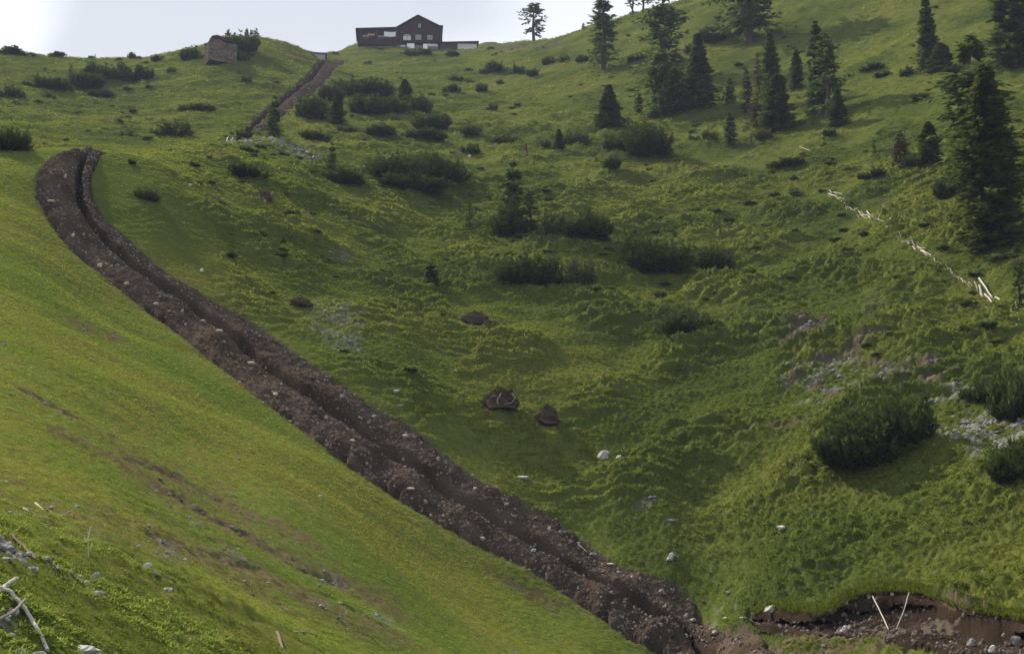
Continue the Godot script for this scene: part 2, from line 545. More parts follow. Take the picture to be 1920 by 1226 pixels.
func build_strip(s: Strip, called: String, label: String, nlen: int, nwid: int, hump: float, deep: float, sd: int, m: Material, bank := false) -> Array:
	var n1 := fnl(sd, 0.5, 3); var n2 := fnl(sd + 1, 2.2, 2); var n3 := fnl(sd + 2, 0.28)
	var mb := MB.new()
	var pts := PackedVector3Array()
	for j in nlen:
		var f := j / (nlen - 1.0)
		for k in nwid:
			var t := -1.08 + 2.16 * k / (nwid - 1.0)
			var g := n3.get_noise_1d(f * 150.0 + (70 if t > 0 else 0))
			var p := strip_point(s, f, t * (1.0 + (0.05 if bank else 0.16) * g * absf(t) + (0.0 if bank else .06) * n1.get_noise_2d(f * 160, t * 3)))
			# the slit wanders and half fills with fallen earth in places
			var fill := clampf(-.05 + .8 * n3.get_noise_1d(f * 80 + 500), 0.0, 0.6)
			var h := strip_height(t, f, hump * (1.0 + .6 * n3.get_noise_1d(f * 60 + (900 if t > 0 else 200))), deep * (1.0 - fill), .75)
			if bank: h = -deep * smoothstep(.93, .70, t) * smoothstep(-1.0, .72, t) - .03 - .2 * smoothstep(-.9, -1.0, t)
			var hy := base_ground(p.x, p.y) + h
			var lump := n1.get_noise_3d(p.x * 1.3, hy * 1.6, p.y * 1.3)
			p += p.normalized() * (n3.get_noise_3d(p.x + 50, hy * 6.0, p.y) * .35 + n2.get_noise_3d(p.x, hy * 2.5, p.y) * .06 if bank else n1.get_noise_3d(p.x + 50, hy * 1.5, p.y) * .10) * smoothstep(1.0, .8, absf(t))
			h += (lump * .09 + n2.get_noise_3d(p.x, hy, p.y) * (.05 if bank else .07)) * smoothstep(1.08, .85, absf(t))
			pts.push_back(Vector3(p.x, base_ground(p.x, p.y) + h, p.y))
			var tone := clampf(.5 + .8 * n1.get_noise_2d(p.x * .7 + 40, p.y * .7), 0, 1)
			var col := Color(.025, .018, .0135).lerp(Color(.050, .037, .028), tone)
			mb.c.push_back(Color(col.r * 8, col.g * 8, col.b * 8))
	mb.v = pts
	mb.n.resize(pts.size())
	for j in nlen:
		for k in nwid:
			var a := pts[mini(j + 1, nlen - 1) * nwid + k] - pts[maxi(j - 1, 0) * nwid + k]
			var b := pts[j * nwid + mini(k + 1, nwid - 1)] - pts[j * nwid + maxi(k - 1, 0)]
			var n := a.cross(b).normalized()
			mb.n[j * nwid + k] = n if n.y > 0 else -n
	var flip := (pts[nwid] - pts[0]).cross(pts[1] - pts[0]).y < 0
	for j in nlen - 1:
		for k in nwid - 1:
			var a := j * nwid + k
			mb.i.append_array(PackedInt32Array([a, a + nwid, a + nwid + 1, a, a + nwid + 1, a + 1] if flip else [a, a + nwid + 1, a + nwid, a, a + 1, a + nwid + 1]))
	for j in nlen:
		for k in nwid:
			var p := pts[j * nwid + k]
			var cf := col_of(atan2(p.x, -p.z)); var rf := row_of(Vector2(p.x, p.z).length())
			for dc in 2:
				for dr in 2:
					var q := clampi((int(cf) + dc) * nr + int(rf) + dr, 0, nc * nr - 1)
					if CUT[q] > .02 and not DONE.has(q) or TOP[q] < p.y and CUT[q] > .02:
						TOP[q] = p.y
						DONE[q] = true
	var o := single(called, mb.mesh(), m, label, "earth bank" if bank else "trench")
	o.set_meta("kind", "structure")
	return [pts, mb.n, nlen, nwid]

# ------------------------------------------------------------------ scattered copies
func scatter(called: String, m: Mesh, ma: Material, xf: Array, cols: Array, label: String, category: String) -> void:
	var mm := MultiMesh.new()
	mm.transform_format = MultiMesh.TRANSFORM_3D
	mm.use_colors = true
	mm.mesh = m
	mm.instance_count = xf.size()
	var buf := PackedFloat32Array()
	buf.resize(xf.size() * 16)
	for k in xf.size():
		var t: Transform3D = xf[k]
		var c: Color = cols[k]
		var o := k * 16
		buf[o] = t.basis.x.x; buf[o + 1] = t.basis.y.x; buf[o + 2] = t.basis.z.x; buf[o + 3] = t.origin.x
		buf[o + 4] = t.basis.x.y; buf[o + 5] = t.basis.y.y; buf[o + 6] = t.basis.z.y; buf[o + 7] = t.origin.y
		buf[o + 8] = t.basis.x.z; buf[o + 9] = t.basis.y.z; buf[o + 10] = t.basis.z.z; buf[o + 11] = t.origin.z
		buf[o + 12] = c.r; buf[o + 13] = c.g; buf[o + 14] = c.b; buf[o + 15] = 1.0
	mm.buffer = buf
	var n := MultiMeshInstance3D.new()
	n.name = numbered(called)
	n.multimesh = mm
	n.material_override = ma
	add_child(n, true)
	n.set_meta("kind", "stuff")
	tag(n, label, category)

func tuft(sd: int, blades: int, spread: float, lean: float, wide: float) -> ArrayMesh:
	var rg := RandomNumberGenerator.new()
	rg.seed = sd
	var mb := MB.new()
	for k in blades:
		var a := rg.randf() * TAU
		var p := Vector3(cos(a), 0, sin(a)) * spread * sqrt(rg.randf()) + Vector3(0, -.12, 0)
		var d := (Vector3(cos(a + rg.randf_range(-.9, .9)), 0, sin(a)) * lean * rg.randf() + Vector3.UP).normalized()
		var l := rg.randf_range(.6, 1.12)
		var s := d.cross(Vector3(rg.randf_range(-1, 1), .1, rg.randf_range(-1, 1))).normalized() * wide * rg.randf_range(.7, 1.2)
		var m := p + d * l * .6
		var e := p + d * l + Vector3(d.x, -.25, d.z) * l * .35
		var t := rg.randf_range(.75, 1.2)
		var col := Color(t * rg.randf_range(.9, 1.12), t, t * .9) * 0.8
		mb.quad(p - s, m - s * .8, m + s * .8, p + s, col)
		mb.tri(m - s * .8, e, m + s * .8, col)
	return mb.mesh()

func grow_grass() -> void:
	var meshes := [tuft(11, 7, .45, .9, .075), tuft(12, 7, .4, .7, .08), tuft(13, 8, .5, 1.1, .07)]
	var xf := [[], [], []]
	var cs := [[], [], []]
	var nz := fnl(31, 0.35)
	var n_all := 430000
	for k in n_all:
		var c := c_left + rng.randi_range(20, int(2 * AZ_DENSE / AZ_STEP) - 22)
		var r := rng.randi_range(60, 1130)
		var i := c * nr + r
		if SOIL[i] > .35 + .3 * rng.randf() or SCREE[i] > .25 + .4 * rng.randf() or CUT[i] > .1: continue
		var rr := r_of[r]
		var n := NRM[i]
		var b := BUMP[i]
		var br := BROWN[i]
		if br > .35 + rng.randf() * 1.3: continue
		var az := az_of[c] + (rng.randf() - .5) * AZ_STEP
		var r2 := rr + (rng.randf() - .5) * (r_of[r + 1] - rr)
		var h := H[i]
		var lush := clampf(.5 + nz.get_noise_2d(r2 * sin(az), r2), 0, 1)
		var s := clampf(0.03 + rr * 0.0021, .05, .5) * rng.randf_range(.7, 1.3)
		var top := smoothstep(-.10, .10, LOCAL[i] / (.35 + b) + .04 * rng.randf_range(-1, 1))
		if MEAD[i] > .5: s *= .62
		else: s *= lerpf(1.0, lerpf(.30, 1.25, top), clampf(b * 1.5, 0, 1))
		if rr < 20: s *= 1.1 if lush > .6 else .75
		var up := (n * .55 + Vector3.UP * .45).normalized()
		var bs := Basis(Quaternion(Vector3.UP, up)) * Basis(Vector3.UP, rng.randf() * TAU)
		var hs := s * rng.randf_range(.4, .75)
		if MEAD[i] < .4 and rr > 20: hs *= lerpf(1.1, .75, smoothstep(62, 85, rr))
		var v := rng.randi() % 3
		xf[v].append(Transform3D(bs * Basis.from_scale(Vector3(s * 1.25, hs, s * 1.25)), Vector3(r2 * sin(az), h, -r2 * cos(az))))
		var col := COL[i]
		var t := rng.randf_range(.85, 1.25)
		if rr < 20: col = Color(.072, .092, .024) * (4.0 * (.75 + .5 * lush))
		cs[v].append(Color(col.r * .25 * t * rng.randf_range(.88, 1.06), col.g * .25 * t, col.b * .25 * t) * 1.6)
	for k in 1900:
		var p := lip.at(lip.R, rng.randf()) 
		var q := p + Vector2(-p.x, -p.y).normalized() * rng.randf_range(-.7, .10)
		var s := rng.randf_range(.06, .24)
		var bs := Basis(Vector3.RIGHT, rng.randf_range(.2, .9)) * Basis(Vector3.UP, rng.randf() * TAU)
		var t := rng.randf_range(.8, 1.2)
		xf[k % 3].append(Transform3D(bs * Basis.from_scale(Vector3(s, s * .8, s)), Vector3(q.x, base_ground(q.x, q.y) + .08, q.y)))
		cs[k % 3].append(Color(.070 * t, .088 * t, .017 * t))
	var gm := mat(Color(1.25, 1.25, 1.25), .85, true, Color(1.0, 1.0, .75))
	gm.albedo_color = Color(1, 1, 1)
	for v in 3:
		scatter("grass", meshes[v], gm, xf[v], cs[v], "short alpine grass covering the slope", "grass")

# ------------------------------------------------------------------ rocks, wood
var rocks := []
func rock_mesh(sd: int, sub: int) -> ArrayMesh:
	var rg := RandomNumberGenerator.new()
	rg.seed = sd
	var nz := fnl(sd, 0.9)
	var ico := SphereMesh.new()
	ico.radial_segments = 7 if sub == 0 else 12
	ico.rings = 3 if sub == 0 else 6
	ico.radius = .5; ico.height = 1.0
	var a := ico.get_mesh_arrays()
	var v: PackedVector3Array = a[Mesh.ARRAY_VERTEX]
	var mb := MB.new()
	var planes := []
	for k in 7: planes.append(Vector3(rg.randf_range(-1, 1), rg.randf_range(-1, 1), rg.randf_range(-1, 1)).normalized())
	for k in v.size():
		var p := v[k]
		p *= 1.0 + .5 * nz.get_noise_3dv(p * 2.0)
		for pl in planes:
			var d := p.dot(pl)
			if d > .34: p -= pl * (d - .34) * .85
		v[k] = p
		mb.c.push_back(Color(1, 1, 1))
	mb.v = v
	mb.i = a[Mesh.ARRAY_INDEX]
	return mb.mesh()

func stick(p: Array, r0: float, r1: float, col: Color) -> ArrayMesh:
	var mb := MB.new()
	var pts := []; var rad := []
	var n := p.size()
	for k in n - 1:
		for j in 4:
			pts.append(p[k].lerp(p[k + 1], j / 4.0) + Vector3(rng.randf_range(-1, 1), rng.randf_range(-.6, .6), rng.randf_range(-1, 1)) * r0 * .5)
	pts.append(p[n - 1])
	for k in pts.size(): rad.append(lerpf(r0, r1, k / (pts.size() - 1.0)) * rng.randf_range(.85, 1.15))
	mb.tube(pts, rad, 7, col)
	return mb.mesh()

func lying(px: Array, lift: float) -> Array:       # picture points laid on the ground
	var out := []
	for q in px: out.append(pick(q[0], q[1]) + Vector3.UP * (lift + (q[2] if q.size() > 2 else 0.0)))
	return out

# ------------------------------------------------------------------ trees and shrubs
var trees := {}
func rv(rg: RandomNumberGenerator, a: float) -> Vector3:
	return Vector3(rg.randf_range(-a, a), rg.randf_range(-a, a), rg.randf_range(-a, a))

# a conifer one unit tall: trunk and crown
func conifer(sd: int, asp: float, levels: int, per: int, sprays: int, droop: float, gap: float, bare: float, shape: float, dark: Color, light: Color, leaf: float) -> Array:
	var rg := RandomNumberGenerator.new()
	rg.seed = sd
	var tr := MB.new()
	var lean := rv(rg, .02)
	tr.tube([Vector3(0, -.03, 0), Vector3(0, .02, 0), Vector3(lean.x, .4, lean.z), Vector3(lean.x * .5, .75, lean.z), Vector3(0, 1, 0)], [.075 * minf(asp, .5), .048 * minf(asp, .5), .036 * minf(asp, .5), .020 * minf(asp, .5), .002], 7, Color(1, 1, 1))
	var cw := MB.new()
	for lv in levels:
		var t := bare + (1.0 - bare) * pow((lv + rg.randf() * .7) / levels, .92)
		if rg.randf() < gap * .5: continue
		var rad := .5 * asp * pow(maxf(1.0 - t, 0.0), shape) * minf(1.0, .6 + (t - bare) * 6.0) + .012 * asp
		var cx := Vector3(lean.x, 0, lean.z) * (1.0 - absf(t - .4) * 1.6)
		for b in per:
			if rg.randf() < gap: continue
			var ph := TAU * (b + rg.randf()) / per + lv * 1.9
			var L := rad * rg.randf_range(.50, 1.22) * (.88 + .24 * sin(ph * 2.0 + t * 9.0 + sd))
			var out := Vector3(cos(ph), 0, sin(ph))
			var p0 := cx + Vector3(0, t, 0)
			var tip := p0 + out * L + Vector3.UP * (L * (-droop * (1.1 - t) + .30 * t))
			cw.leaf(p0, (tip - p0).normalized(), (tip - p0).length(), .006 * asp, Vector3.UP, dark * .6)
			for k in sprays:
				var u := .12 + .88 * (k + rg.randf()) / sprays
				var p := p0.lerp(tip, u) + Vector3.UP * (-.22 * L * sin(u * PI) * droop)
				var l := leaf * asp * rg.randf_range(.7, 1.25) * (1.15 - .45 * u) * minf(1.0, .45 + rad / asp * 2.4)
				var side := out.cross(Vector3.UP) * (1.0 if rg.randf() < .5 else -1.0)
				var d := (out * rg.randf_range(.35, 1.0) + side * rg.randf_range(.1, .95) + Vector3.UP * rg.randf_range(-.55, .25)).normalized()
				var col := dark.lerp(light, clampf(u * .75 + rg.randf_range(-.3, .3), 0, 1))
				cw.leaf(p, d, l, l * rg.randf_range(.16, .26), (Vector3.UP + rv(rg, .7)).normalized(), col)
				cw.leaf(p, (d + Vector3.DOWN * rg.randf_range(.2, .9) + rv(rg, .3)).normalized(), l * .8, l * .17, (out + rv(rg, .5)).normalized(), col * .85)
	return [tr.mesh(), cw.mesh()]

# a mountain pine or other low shrub one unit wide: stems and foliage
func shrub(sd: int, high: float, stems: int, tufts: int, needles: int, leaf: float, dark: Color, light: Color, upward: float) -> Array:
	var rg := RandomNumberGenerator.new()
	rg.seed = sd
	var st := MB.new()
	var fo := MB.new()
	var lobes := []
	for k in 7:
		var la := TAU * (k + rg.randf()) / 7.0
		var lr := rg.randf_range(.12, .34) if k else 0.0
		lobes.append([Vector3(cos(la) * lr, 0, sin(la) * lr), rg.randf_range(.15, .24), rg.randf_range(.62, 1.0) * (1.0 - lr * .7)])
	for s in stems:
		var lb: Array = lobes[s % 7]
		var a := rg.randf() * TAU
		var e := pow(rg.randf(), .6)
		var c0: Vector3 = lb[0]
		var lw: float = lb[1]
		var q0 := c0 + Vector3(cos(a), 0, sin(a)) * lw * e
		var hh: float = high * lb[2] * sqrt(maxf(0.0, 1.0 - pow(e * .96, 2.4))) * rg.randf_range(.6, 1.18)
		if rg.randf() < .10: hh *= 1.18
		a = atan2(q0.z, q0.x)
		var ro := Vector2(q0.x, q0.z).length()
		var base := q0 * .45 + Vector3(0, -.03, 0)
		var tip := Vector3(q0.x, hh, q0.z) + rv(rg, .03)
		var ctl := Vector3(cos(a) * ro * .95, hh * .35, sin(a) * ro * .95)
		if s % 9 == 0:
			st.tube([Vector3(0, -.06, 0), base.lerp(ctl, .6), ctl.lerp(tip, .45), tip], [.007, .006, .004, .002], 4, Color(1, 1, 1))
		for k in tufts:
			var u := lerpf(.10, 1.0, (k + rg.randf() * .8) / tufts)
			var p := base.lerp(ctl, u).lerp(ctl.lerp(tip, u), u)
			var d := (ctl.lerp(tip, u) - base.lerp(ctl, u)).normalized()
			d = (d + Vector3.UP * upward * .6 + rv(rg, .55)).normalized()
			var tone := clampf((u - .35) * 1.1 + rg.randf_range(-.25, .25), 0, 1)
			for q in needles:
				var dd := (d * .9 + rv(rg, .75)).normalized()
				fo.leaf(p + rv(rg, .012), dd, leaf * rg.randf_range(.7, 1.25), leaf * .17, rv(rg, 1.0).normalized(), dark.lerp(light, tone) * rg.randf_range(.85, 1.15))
	return [st.mesh(), fo.mesh()]

func make_kinds() -> void:
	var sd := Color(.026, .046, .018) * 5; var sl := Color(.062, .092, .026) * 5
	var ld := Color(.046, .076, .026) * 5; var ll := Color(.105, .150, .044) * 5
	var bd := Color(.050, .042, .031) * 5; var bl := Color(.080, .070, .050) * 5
	trees = {
		"spruce": [conifer(1, .40, 34, 9, 9, .45, .12, .05, .85, sd, sl, .16), conifer(2, .42, 30, 9, 9, .5, .15, .03, .75, sd, sl, .17), conifer(3, .38, 32, 8, 8, .4, .2, .06, .95, sd, sl, .17)],
		"great": [conifer(4, .42, 46, 12, 16, .5, .08, .03, .72, Color(.022, .040, .014) * 5, Color(.078, .095, .022) * 5, .105)],
		"larch": [conifer(5, .42, 24, 8, 9, .55, .34, .10, .60, ld, ll, .13), conifer(6, .45, 26, 8, 9, .5, .30, .04, .55, ld, ll, .13), conifer(7, .36, 22, 7, 9, .4, .34, .12, .5, ld, ll, .14)],
		"wide": [conifer(8, .85, 22, 9, 17, .42, .32, .20, .42, ld * .9, ll * .9, .075)],
		"pine": [conifer(9, .55, 16, 6, 12, .05, .38, .22, .35, sd, sl, .12)],
		"brown": [conifer(10, .34, 24, 7, 7, .35, .35, .05, .7, bd, bl, .13)],
		"sapling": [conifer(11, .40, 18, 6, 6, .3, .35, .05, .7, ld, ll, .17), conifer(12, .5, 18, 7, 7, .35, .25, .03, .7, sd, ll, .18)],
	}
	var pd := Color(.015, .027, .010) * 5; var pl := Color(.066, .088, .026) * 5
	shrubs = {
		"mugo": [shrub(1, .50, 150, 6, 6, .075, pd, pl, .9), shrub(2, .42, 150, 6, 6, .075, pd, pl, .8), shrub(3, .58, 140, 6, 6, .08, pd, pl, 1.0)],
		"big": [shrub(4, .66, 330, 7, 8, .050, pd, pl, 1.0), shrub(5, .6, 300, 7, 8, .052, pd, pl, .9)],
		"low": [shrub(6, .28, 120, 5, 6, .085, pd, pl * .95, .5), shrub(7, .34, 120, 5, 6, .08, pd, pl, .6)],
		"airy": [shrub(8, .6, 90, 5, 5, .09, Color(.034, .052, .020) * 5, Color(.075, .100, .034) * 5, .6), shrub(9, .7, 80, 5, 5, .09, Color(.04, .05, .024) * 5, Color(.085, .095, .038) * 5, .7)],
		"tiny": [shrub(10, .5, 34, 4, 5, .16, pd, pl, .7), shrub(11, .4, 34, 4, 5, .17, pd, pl, .6)],
	}

var shrubs := {}
var lip: Strip
var m_bark: Material
var m_leaf: Material
var m_needle: Material

func tree(kind: String, px: float, py: float, hpx: float, wpx: float, called: String, label: String, group := "") -> Node3D:
	var p := pick(px, py)
	var rr := Vector2(p.x, p.z).length() / cos(atan2(p.y, Vector2(p.x, p.z).length()))
	var list: Array = trees[kind]
	var v: int = rng.randi() % list.size()
	var asp: float = {"spruce": .40, "great": .42, "larch": .42, "wide": .85, "pine": .55, "brown": .34, "sapling": .45}[kind]
	var o := thing(called, label, "tree", p - Vector3.UP * .06, rng.randf() * TAU, group)
	var h := hpx * rr / F
	var w: float = wpx * rr / F / asp * {"spruce": 1.4, "great": 1.15, "larch": 1.5, "wide": 1.15, "pine": 1.3, "brown": 1.3, "sapling": 1.3}[kind]
	o.scale = Vector3(w, h, w)
	part("trunk", list[v][0], m_bark, o)
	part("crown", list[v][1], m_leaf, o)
	return o

func bush(kind: String, px: float, py: float, wpx: float, hpx: float, label: String, group := "", called := "shrub") -> void:
	var p := pick(px, py)
	var rr := p.length()
	var list: Array = shrubs[kind]
	var v: int = rng.randi() % list.size()
	var hs: float = {"mugo": .5, "big": .62, "low": .31, "airy": .65, "tiny": .45}[kind]
	var o := thing(called, label, "shrub", p - Vector3.UP * .04, rng.randf() * TAU, group)
	var w := wpx * rr / F * 1.3
	# stand the middle of the shrub half its depth behind its front edge
	var back := Vector3(p.x, 0, p.z).normalized() * w * .22
	o.position = Vector3(p.x + back.x, ground(p.x + back.x, p.z + back.z) - .05, p.z + back.z)
	o.scale = Vector3(w, hpx * rr / F / hs * 1.0, w)
	part("stem", list[v][0], m_bark, o)
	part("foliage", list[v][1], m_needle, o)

func rock(px: float, py: float, wpx: float, hpx: float, col: Color, label: String, group := "") -> void:
	var p := pick(px, py)
	var s := p.length() / F
	var o := single("rock", rocks[rng.randi() % 3], mat(col, .9), label, "rock", group)
	o.position = p + Vector3.UP * hpx * s * .12
	o.scale = Vector3(wpx, hpx, wpx * .8) * s
	o.rotation.y = rng.randf_range(-.5, .5)

# ------------------------------------------------------------------ buildings
func face_turn(p: Vector3) -> float:
	return -atan2(p.x, -p.z)

func one_box(ce: Vector3, sz: Vector3, col := Color.WHITE, b := Basis()) -> ArrayMesh:
	var mb := MB.new()
	mb.box(ce, sz, col, b)
	return mb.mesh()

func window_in(parent: Node3D, at: Vector3, w: float, h: float, frame: Material, glass: Material, called := "window", bars := 1) -> void:
	var mb := MB.new()
	var t := .10
	mb.box(at + Vector3(-w / 2, 0, 0), Vector3(t, h + t, .12), Color.WHITE)
	mb.box(at + Vector3(w / 2, 0, 0), Vector3(t, h + t, .12), Color.WHITE)
	mb.box(at + Vector3(0, h / 2, .003), Vector3(w - t, t, .12), Color.WHITE)
	mb.box(at + Vector3(0, -h / 2, .003), Vector3(w - t, t, .12), Color.WHITE)
	for b in bars:
		mb.box(at + Vector3(w * ((b + 1.0) / (bars + 1) - .5), 0, -.01), Vector3(.09, h - t, .1), Color.WHITE)
	var o := part(called, mb.mesh(), frame, parent)
	for b in bars + 1:
		part("pane", one_box(at + Vector3(w * ((b + .5) / (bars + 1) - .5), 0, -.03), Vector3(w / (bars + 1) - .095, h - t, .02)), glass, o)

func build_chalet() -> void:
	var p := pick(760, 90)
	var s := p.length() / F                       # metres per photograph pixel here
	var k := s / 6.4                              # metres per pixel of the enlarged view
	var o := thing("chalet", "dark brown timber mountain inn with a gable on the ridge", "building", p, face_turn(p))
	var X := func(x: float) -> float: return (x - 768.0) * k
	var Y := func(y: float) -> float: return (556.0 - y) * k
	var wood := mat(Color(.028, .014, .011), .85)
	var wood2 := mat(Color(.021, .012, .010), .85)
	var roofm := mat(Color(.020, .015, .014), .8)
	var plaster := mat(Color(.42, .38, .36), .9)
	var pale := mat(Color(.62, .62, .60), .8)
	var stone := mat(Color(.11, .10, .095), .95)
	var glass := mat(Color(.16, .18, .20), .15)
	var curtain := mat(Color(.42, .44, .44), .7)
	# gabled block: front wall with its outline given depth
	var deep := 11.0
	var g := [[X.call(672), Y.call(478)], [X.call(1200), Y.call(470)], [X.call(1200), Y.call(285)], [X.call(1155), Y.call(285)], [X.call(910), Y.call(166)], [X.call(672), Y.call(312)]]
	part("wall", prism(g, 0.0, -deep), wood, o)
	# roof slabs with an overhang
	var rf := MB.new()
	slab(rf, Vector2(X.call(655), Y.call(318)), Vector2(X.call(910), Y.call(156)), .22, .75, -deep - .5)
	slab(rf, Vector2(X.call(910), Y.call(156)), Vector2(X.call(1162), Y.call(280)), .22, .75, -deep - .5)
	slab(rf, Vector2(X.call(1150), Y.call(277)), Vector2(X.call(1208), Y.call(277)), .2, .6, -deep - .4)
	var roof := part("roof", rf.mesh(), roofm, o)
	part("ridge_board", one_box(Vector3(X.call(910), Y.call(152), -deep * .5 + .1), Vector3(.3, .14, deep + 1.2)), wood2, roof)
	# left wing with a shallow roof, standing a little further back
	var wg := [[X.call(212), Y.call(528)], [X.call(671), Y.call(530)], [X.call(671), Y.call(322)], [X.call(192), Y.call(350)]]
	part("wing_wall", prism(wg, -.6, -8.0), wood2, o)
	var wr := MB.new()
	slab(wr, Vector2(X.call(180), Y.call(342)), Vector2(X.call(668), Y.call(313)), .22, .5, -8.6)
	part("wing_roof", wr.mesh(), roofm, o)
	# basement
	part("basement", one_box(Vector3(X.call(700), Y.call(555) + .1, -4.6), Vector3(X.call(1180) - X.call(270), 1.9 * .95, 8.6)), stone, o)
	for q in [[710, 765, 515, 560], [1030, 1145, 490, 520]]:
		part("plaster_panel", one_box(Vector3(X.call((q[0] + q[1]) * .5), Y.call((q[2] + q[3]) * .5), -.2), Vector3(k * (q[1] - q[0]), k * (q[3] - q[2]), .14)), plaster, o)
	for q in [[785, 872], [975, 1027]]:
		part("door", one_box(Vector3(X.call((q[0] + q[1]) * .5), Y.call(522), -.18), Vector3(k * (q[1] - q[0]), k * 60, .16)), pale, o)
	# balcony of the wing, with posts, rail and balusters
	part("balcony", one_box(Vector3(X.call(450), Y.call(530), .1), Vector3(k * 430, .22, 1.5)), wood2, o)
	var bl := MB.new()
	for b in 34:
		bl.box(Vector3(X.call(240 + b * 12.5), Y.call(487), .8), Vector3(k * 10.5, k * 70, .05), Color.WHITE)
	part("balustrade", bl.mesh(), wood, o)
	part("rail", one_box(Vector3(X.call(450), Y.call(448), .8), Vector3(k * 430, .1, .12)), wood, o)
	for b in [246, 432, 660]:
		part("post", one_box(Vector3(X.call(b), Y.call(432), .72), Vector3(.16, k * 200, .16)), mat(Color(.11, .035, .022), .8), o)
	# windows
	window_in(o, Vector3(X.call(785), Y.call(430), .05), k * 96, k * 58, wood2, curtain)
	part("arch", arch_mesh(Vector3(X.call(785), Y.call(401), .02), k * 48, k * 14), curtain, o)
	window_in(o, Vector3(X.call(918), Y.call(416), .05), k * 62, k * 54, mat(Color(.3, .32, .3), .8), glass)
	window_in(o, Vector3(X.call(1052), Y.call(414), .05), k * 56, k * 50, mat(Color(.3, .32, .3), .8), glass)
	window_in(o, Vector3(X.call(930), Y.call(272), .05), k * 28, k * 44, mat(Color(.25, .27, .26), .8), glass)
	for e in [-1, 1]:
		part("shutter", one_box(Vector3(X.call(930 + e * 30), Y.call(272), .06), Vector3(k * 24, k * 42, .06)), wood2, o)
	for q in [300, 480, 560]:
		window_in(o, Vector3(X.call(q), Y.call(420), -.55), k * 80, k * 52, wood, glass)
	# bedding hung out over the rail
	var cl := single("laundry", hanging(k * 135, k * 62), mat(Color(.52, .53, .56), .9), "pale washing hung out at the wing balcony of the inn", "laundry")
	cl.position = p + Basis(Vector3.UP, face_turn(p)) * Vector3(X.call(583), Y.call(372), .9)
	cl.rotation.y = face_turn(p)
	var c2 := single("laundry", hanging(k * 80, k * 24), mat(Color(.40, .20, .12), .9), "small orange cloth hung left of the pale washing", "laundry")
	c2.position = p + Basis(Vector3.UP, face_turn(p)) * Vector3(X.call(365), Y.call(402), .9)
	c2.rotation.y = face_turn(p)
	# low outbuilding to the right
	var q2 := thing("annex", "low flat roofed outbuilding with a pale wall right of the inn", "building", p, face_turn(p))
	part("wall", one_box(Vector3(X.call(1395), Y.call(512), -3.4), Vector3(k * 445, k * 110, 5.6)), mat(Color(.05, .04, .036), .9), q2)
	part("pale_wall", one_box(Vector3(X.call(1495), Y.call(510), -.55), Vector3(k * 225, k * 84, .12)), mat(Color(.44, .43, .42), .9), q2)
	var ar := MB.new()
	slab(ar, Vector2(X.call(1150), Y.call(474)), Vector2(X.call(1632), Y.call(449)), .16, .2, -6.6)
	part("roof", ar.mesh(), roofm, q2)
	part("post", one_box(Vector3(X.call(1620), Y.call(505), -.5), Vector3(.25, k * 110, .25)), wood2, q2)

func hanging(w: float, h: float) -> ArrayMesh:
	var mb := MB.new()
	var n := 14
	for k in n:
		for e in 2:
			var z := .06 * sin(k * 1.7)
			mb.v.push_back(Vector3(w * (k / (n - 1.0) - .5), (-h if e else 0.0) + (.05 * sin(k * .6) if e else -.12 * sin(PI * k / (n - 1.0))), z * (1.0 + e)))
			mb.c.push_back(Color.WHITE)
	for k in n - 1:
		var a := k * 2
		mb.i.append_array(PackedInt32Array([a, a + 2, a + 3, a, a + 3, a + 1]))
	return mb.mesh()

func arch_mesh(at: Vector3, w: float, h: float) -> ArrayMesh:
	var pts := []
	for k in 13: pts.append([at.x + w * cos(PI * k / 12.0), at.y + h * sin(PI * k / 12.0)])
	return prism(pts, at.z + .04, at.z - .1)

func prism(pts: Array, z0: float, z1: float) -> ArrayMesh:
	var mb := MB.new()
	var poly := PackedVector2Array()
	for q in pts: poly.push_back(Vector2(q[0], q[1]))
	var t := Geometry2D.triangulate_polygon(poly)
	for k in range(0, t.size(), 3):
		var a := poly[t[k]]; var b := poly[t[k + 1]]; var c := poly[t[k + 2]]
		if (b - a).cross(c - a) > 0:
			var e := b; b = c; c = e
		mb.tri(Vector3(a.x, a.y, z0), Vector3(b.x, b.y, z0), Vector3(c.x, c.y, z0), Color.WHITE)
		mb.tri(Vector3(a.x, a.y, z1), Vector3(c.x, c.y, z1), Vector3(b.x, b.y, z1), Color.WHITE)
	for k in poly.size():
		var a := poly[k]; var b := poly[(k + 1) % poly.size()]
		mb.quad(Vector3(a.x, a.y, z0), Vector3(b.x, b.y, z0), Vector3(b.x, b.y, z1), Vector3(a.x, a.y, z1), Color.WHITE)
	return mb.mesh()

func slab(mb: MB, a: Vector2, b: Vector2, th: float, front: float, back: float) -> void:
	var mid := (a + b) * .5
	var d := b - a
	var bs := Basis(Vector3.BACK, atan2(d.y, d.x))
	mb.box(Vector3(mid.x, mid.y, (front + back) * .5) + bs * Vector3(0, th * .5, 0), Vector3(d.length(), th, front - back), Color.WHITE, bs)

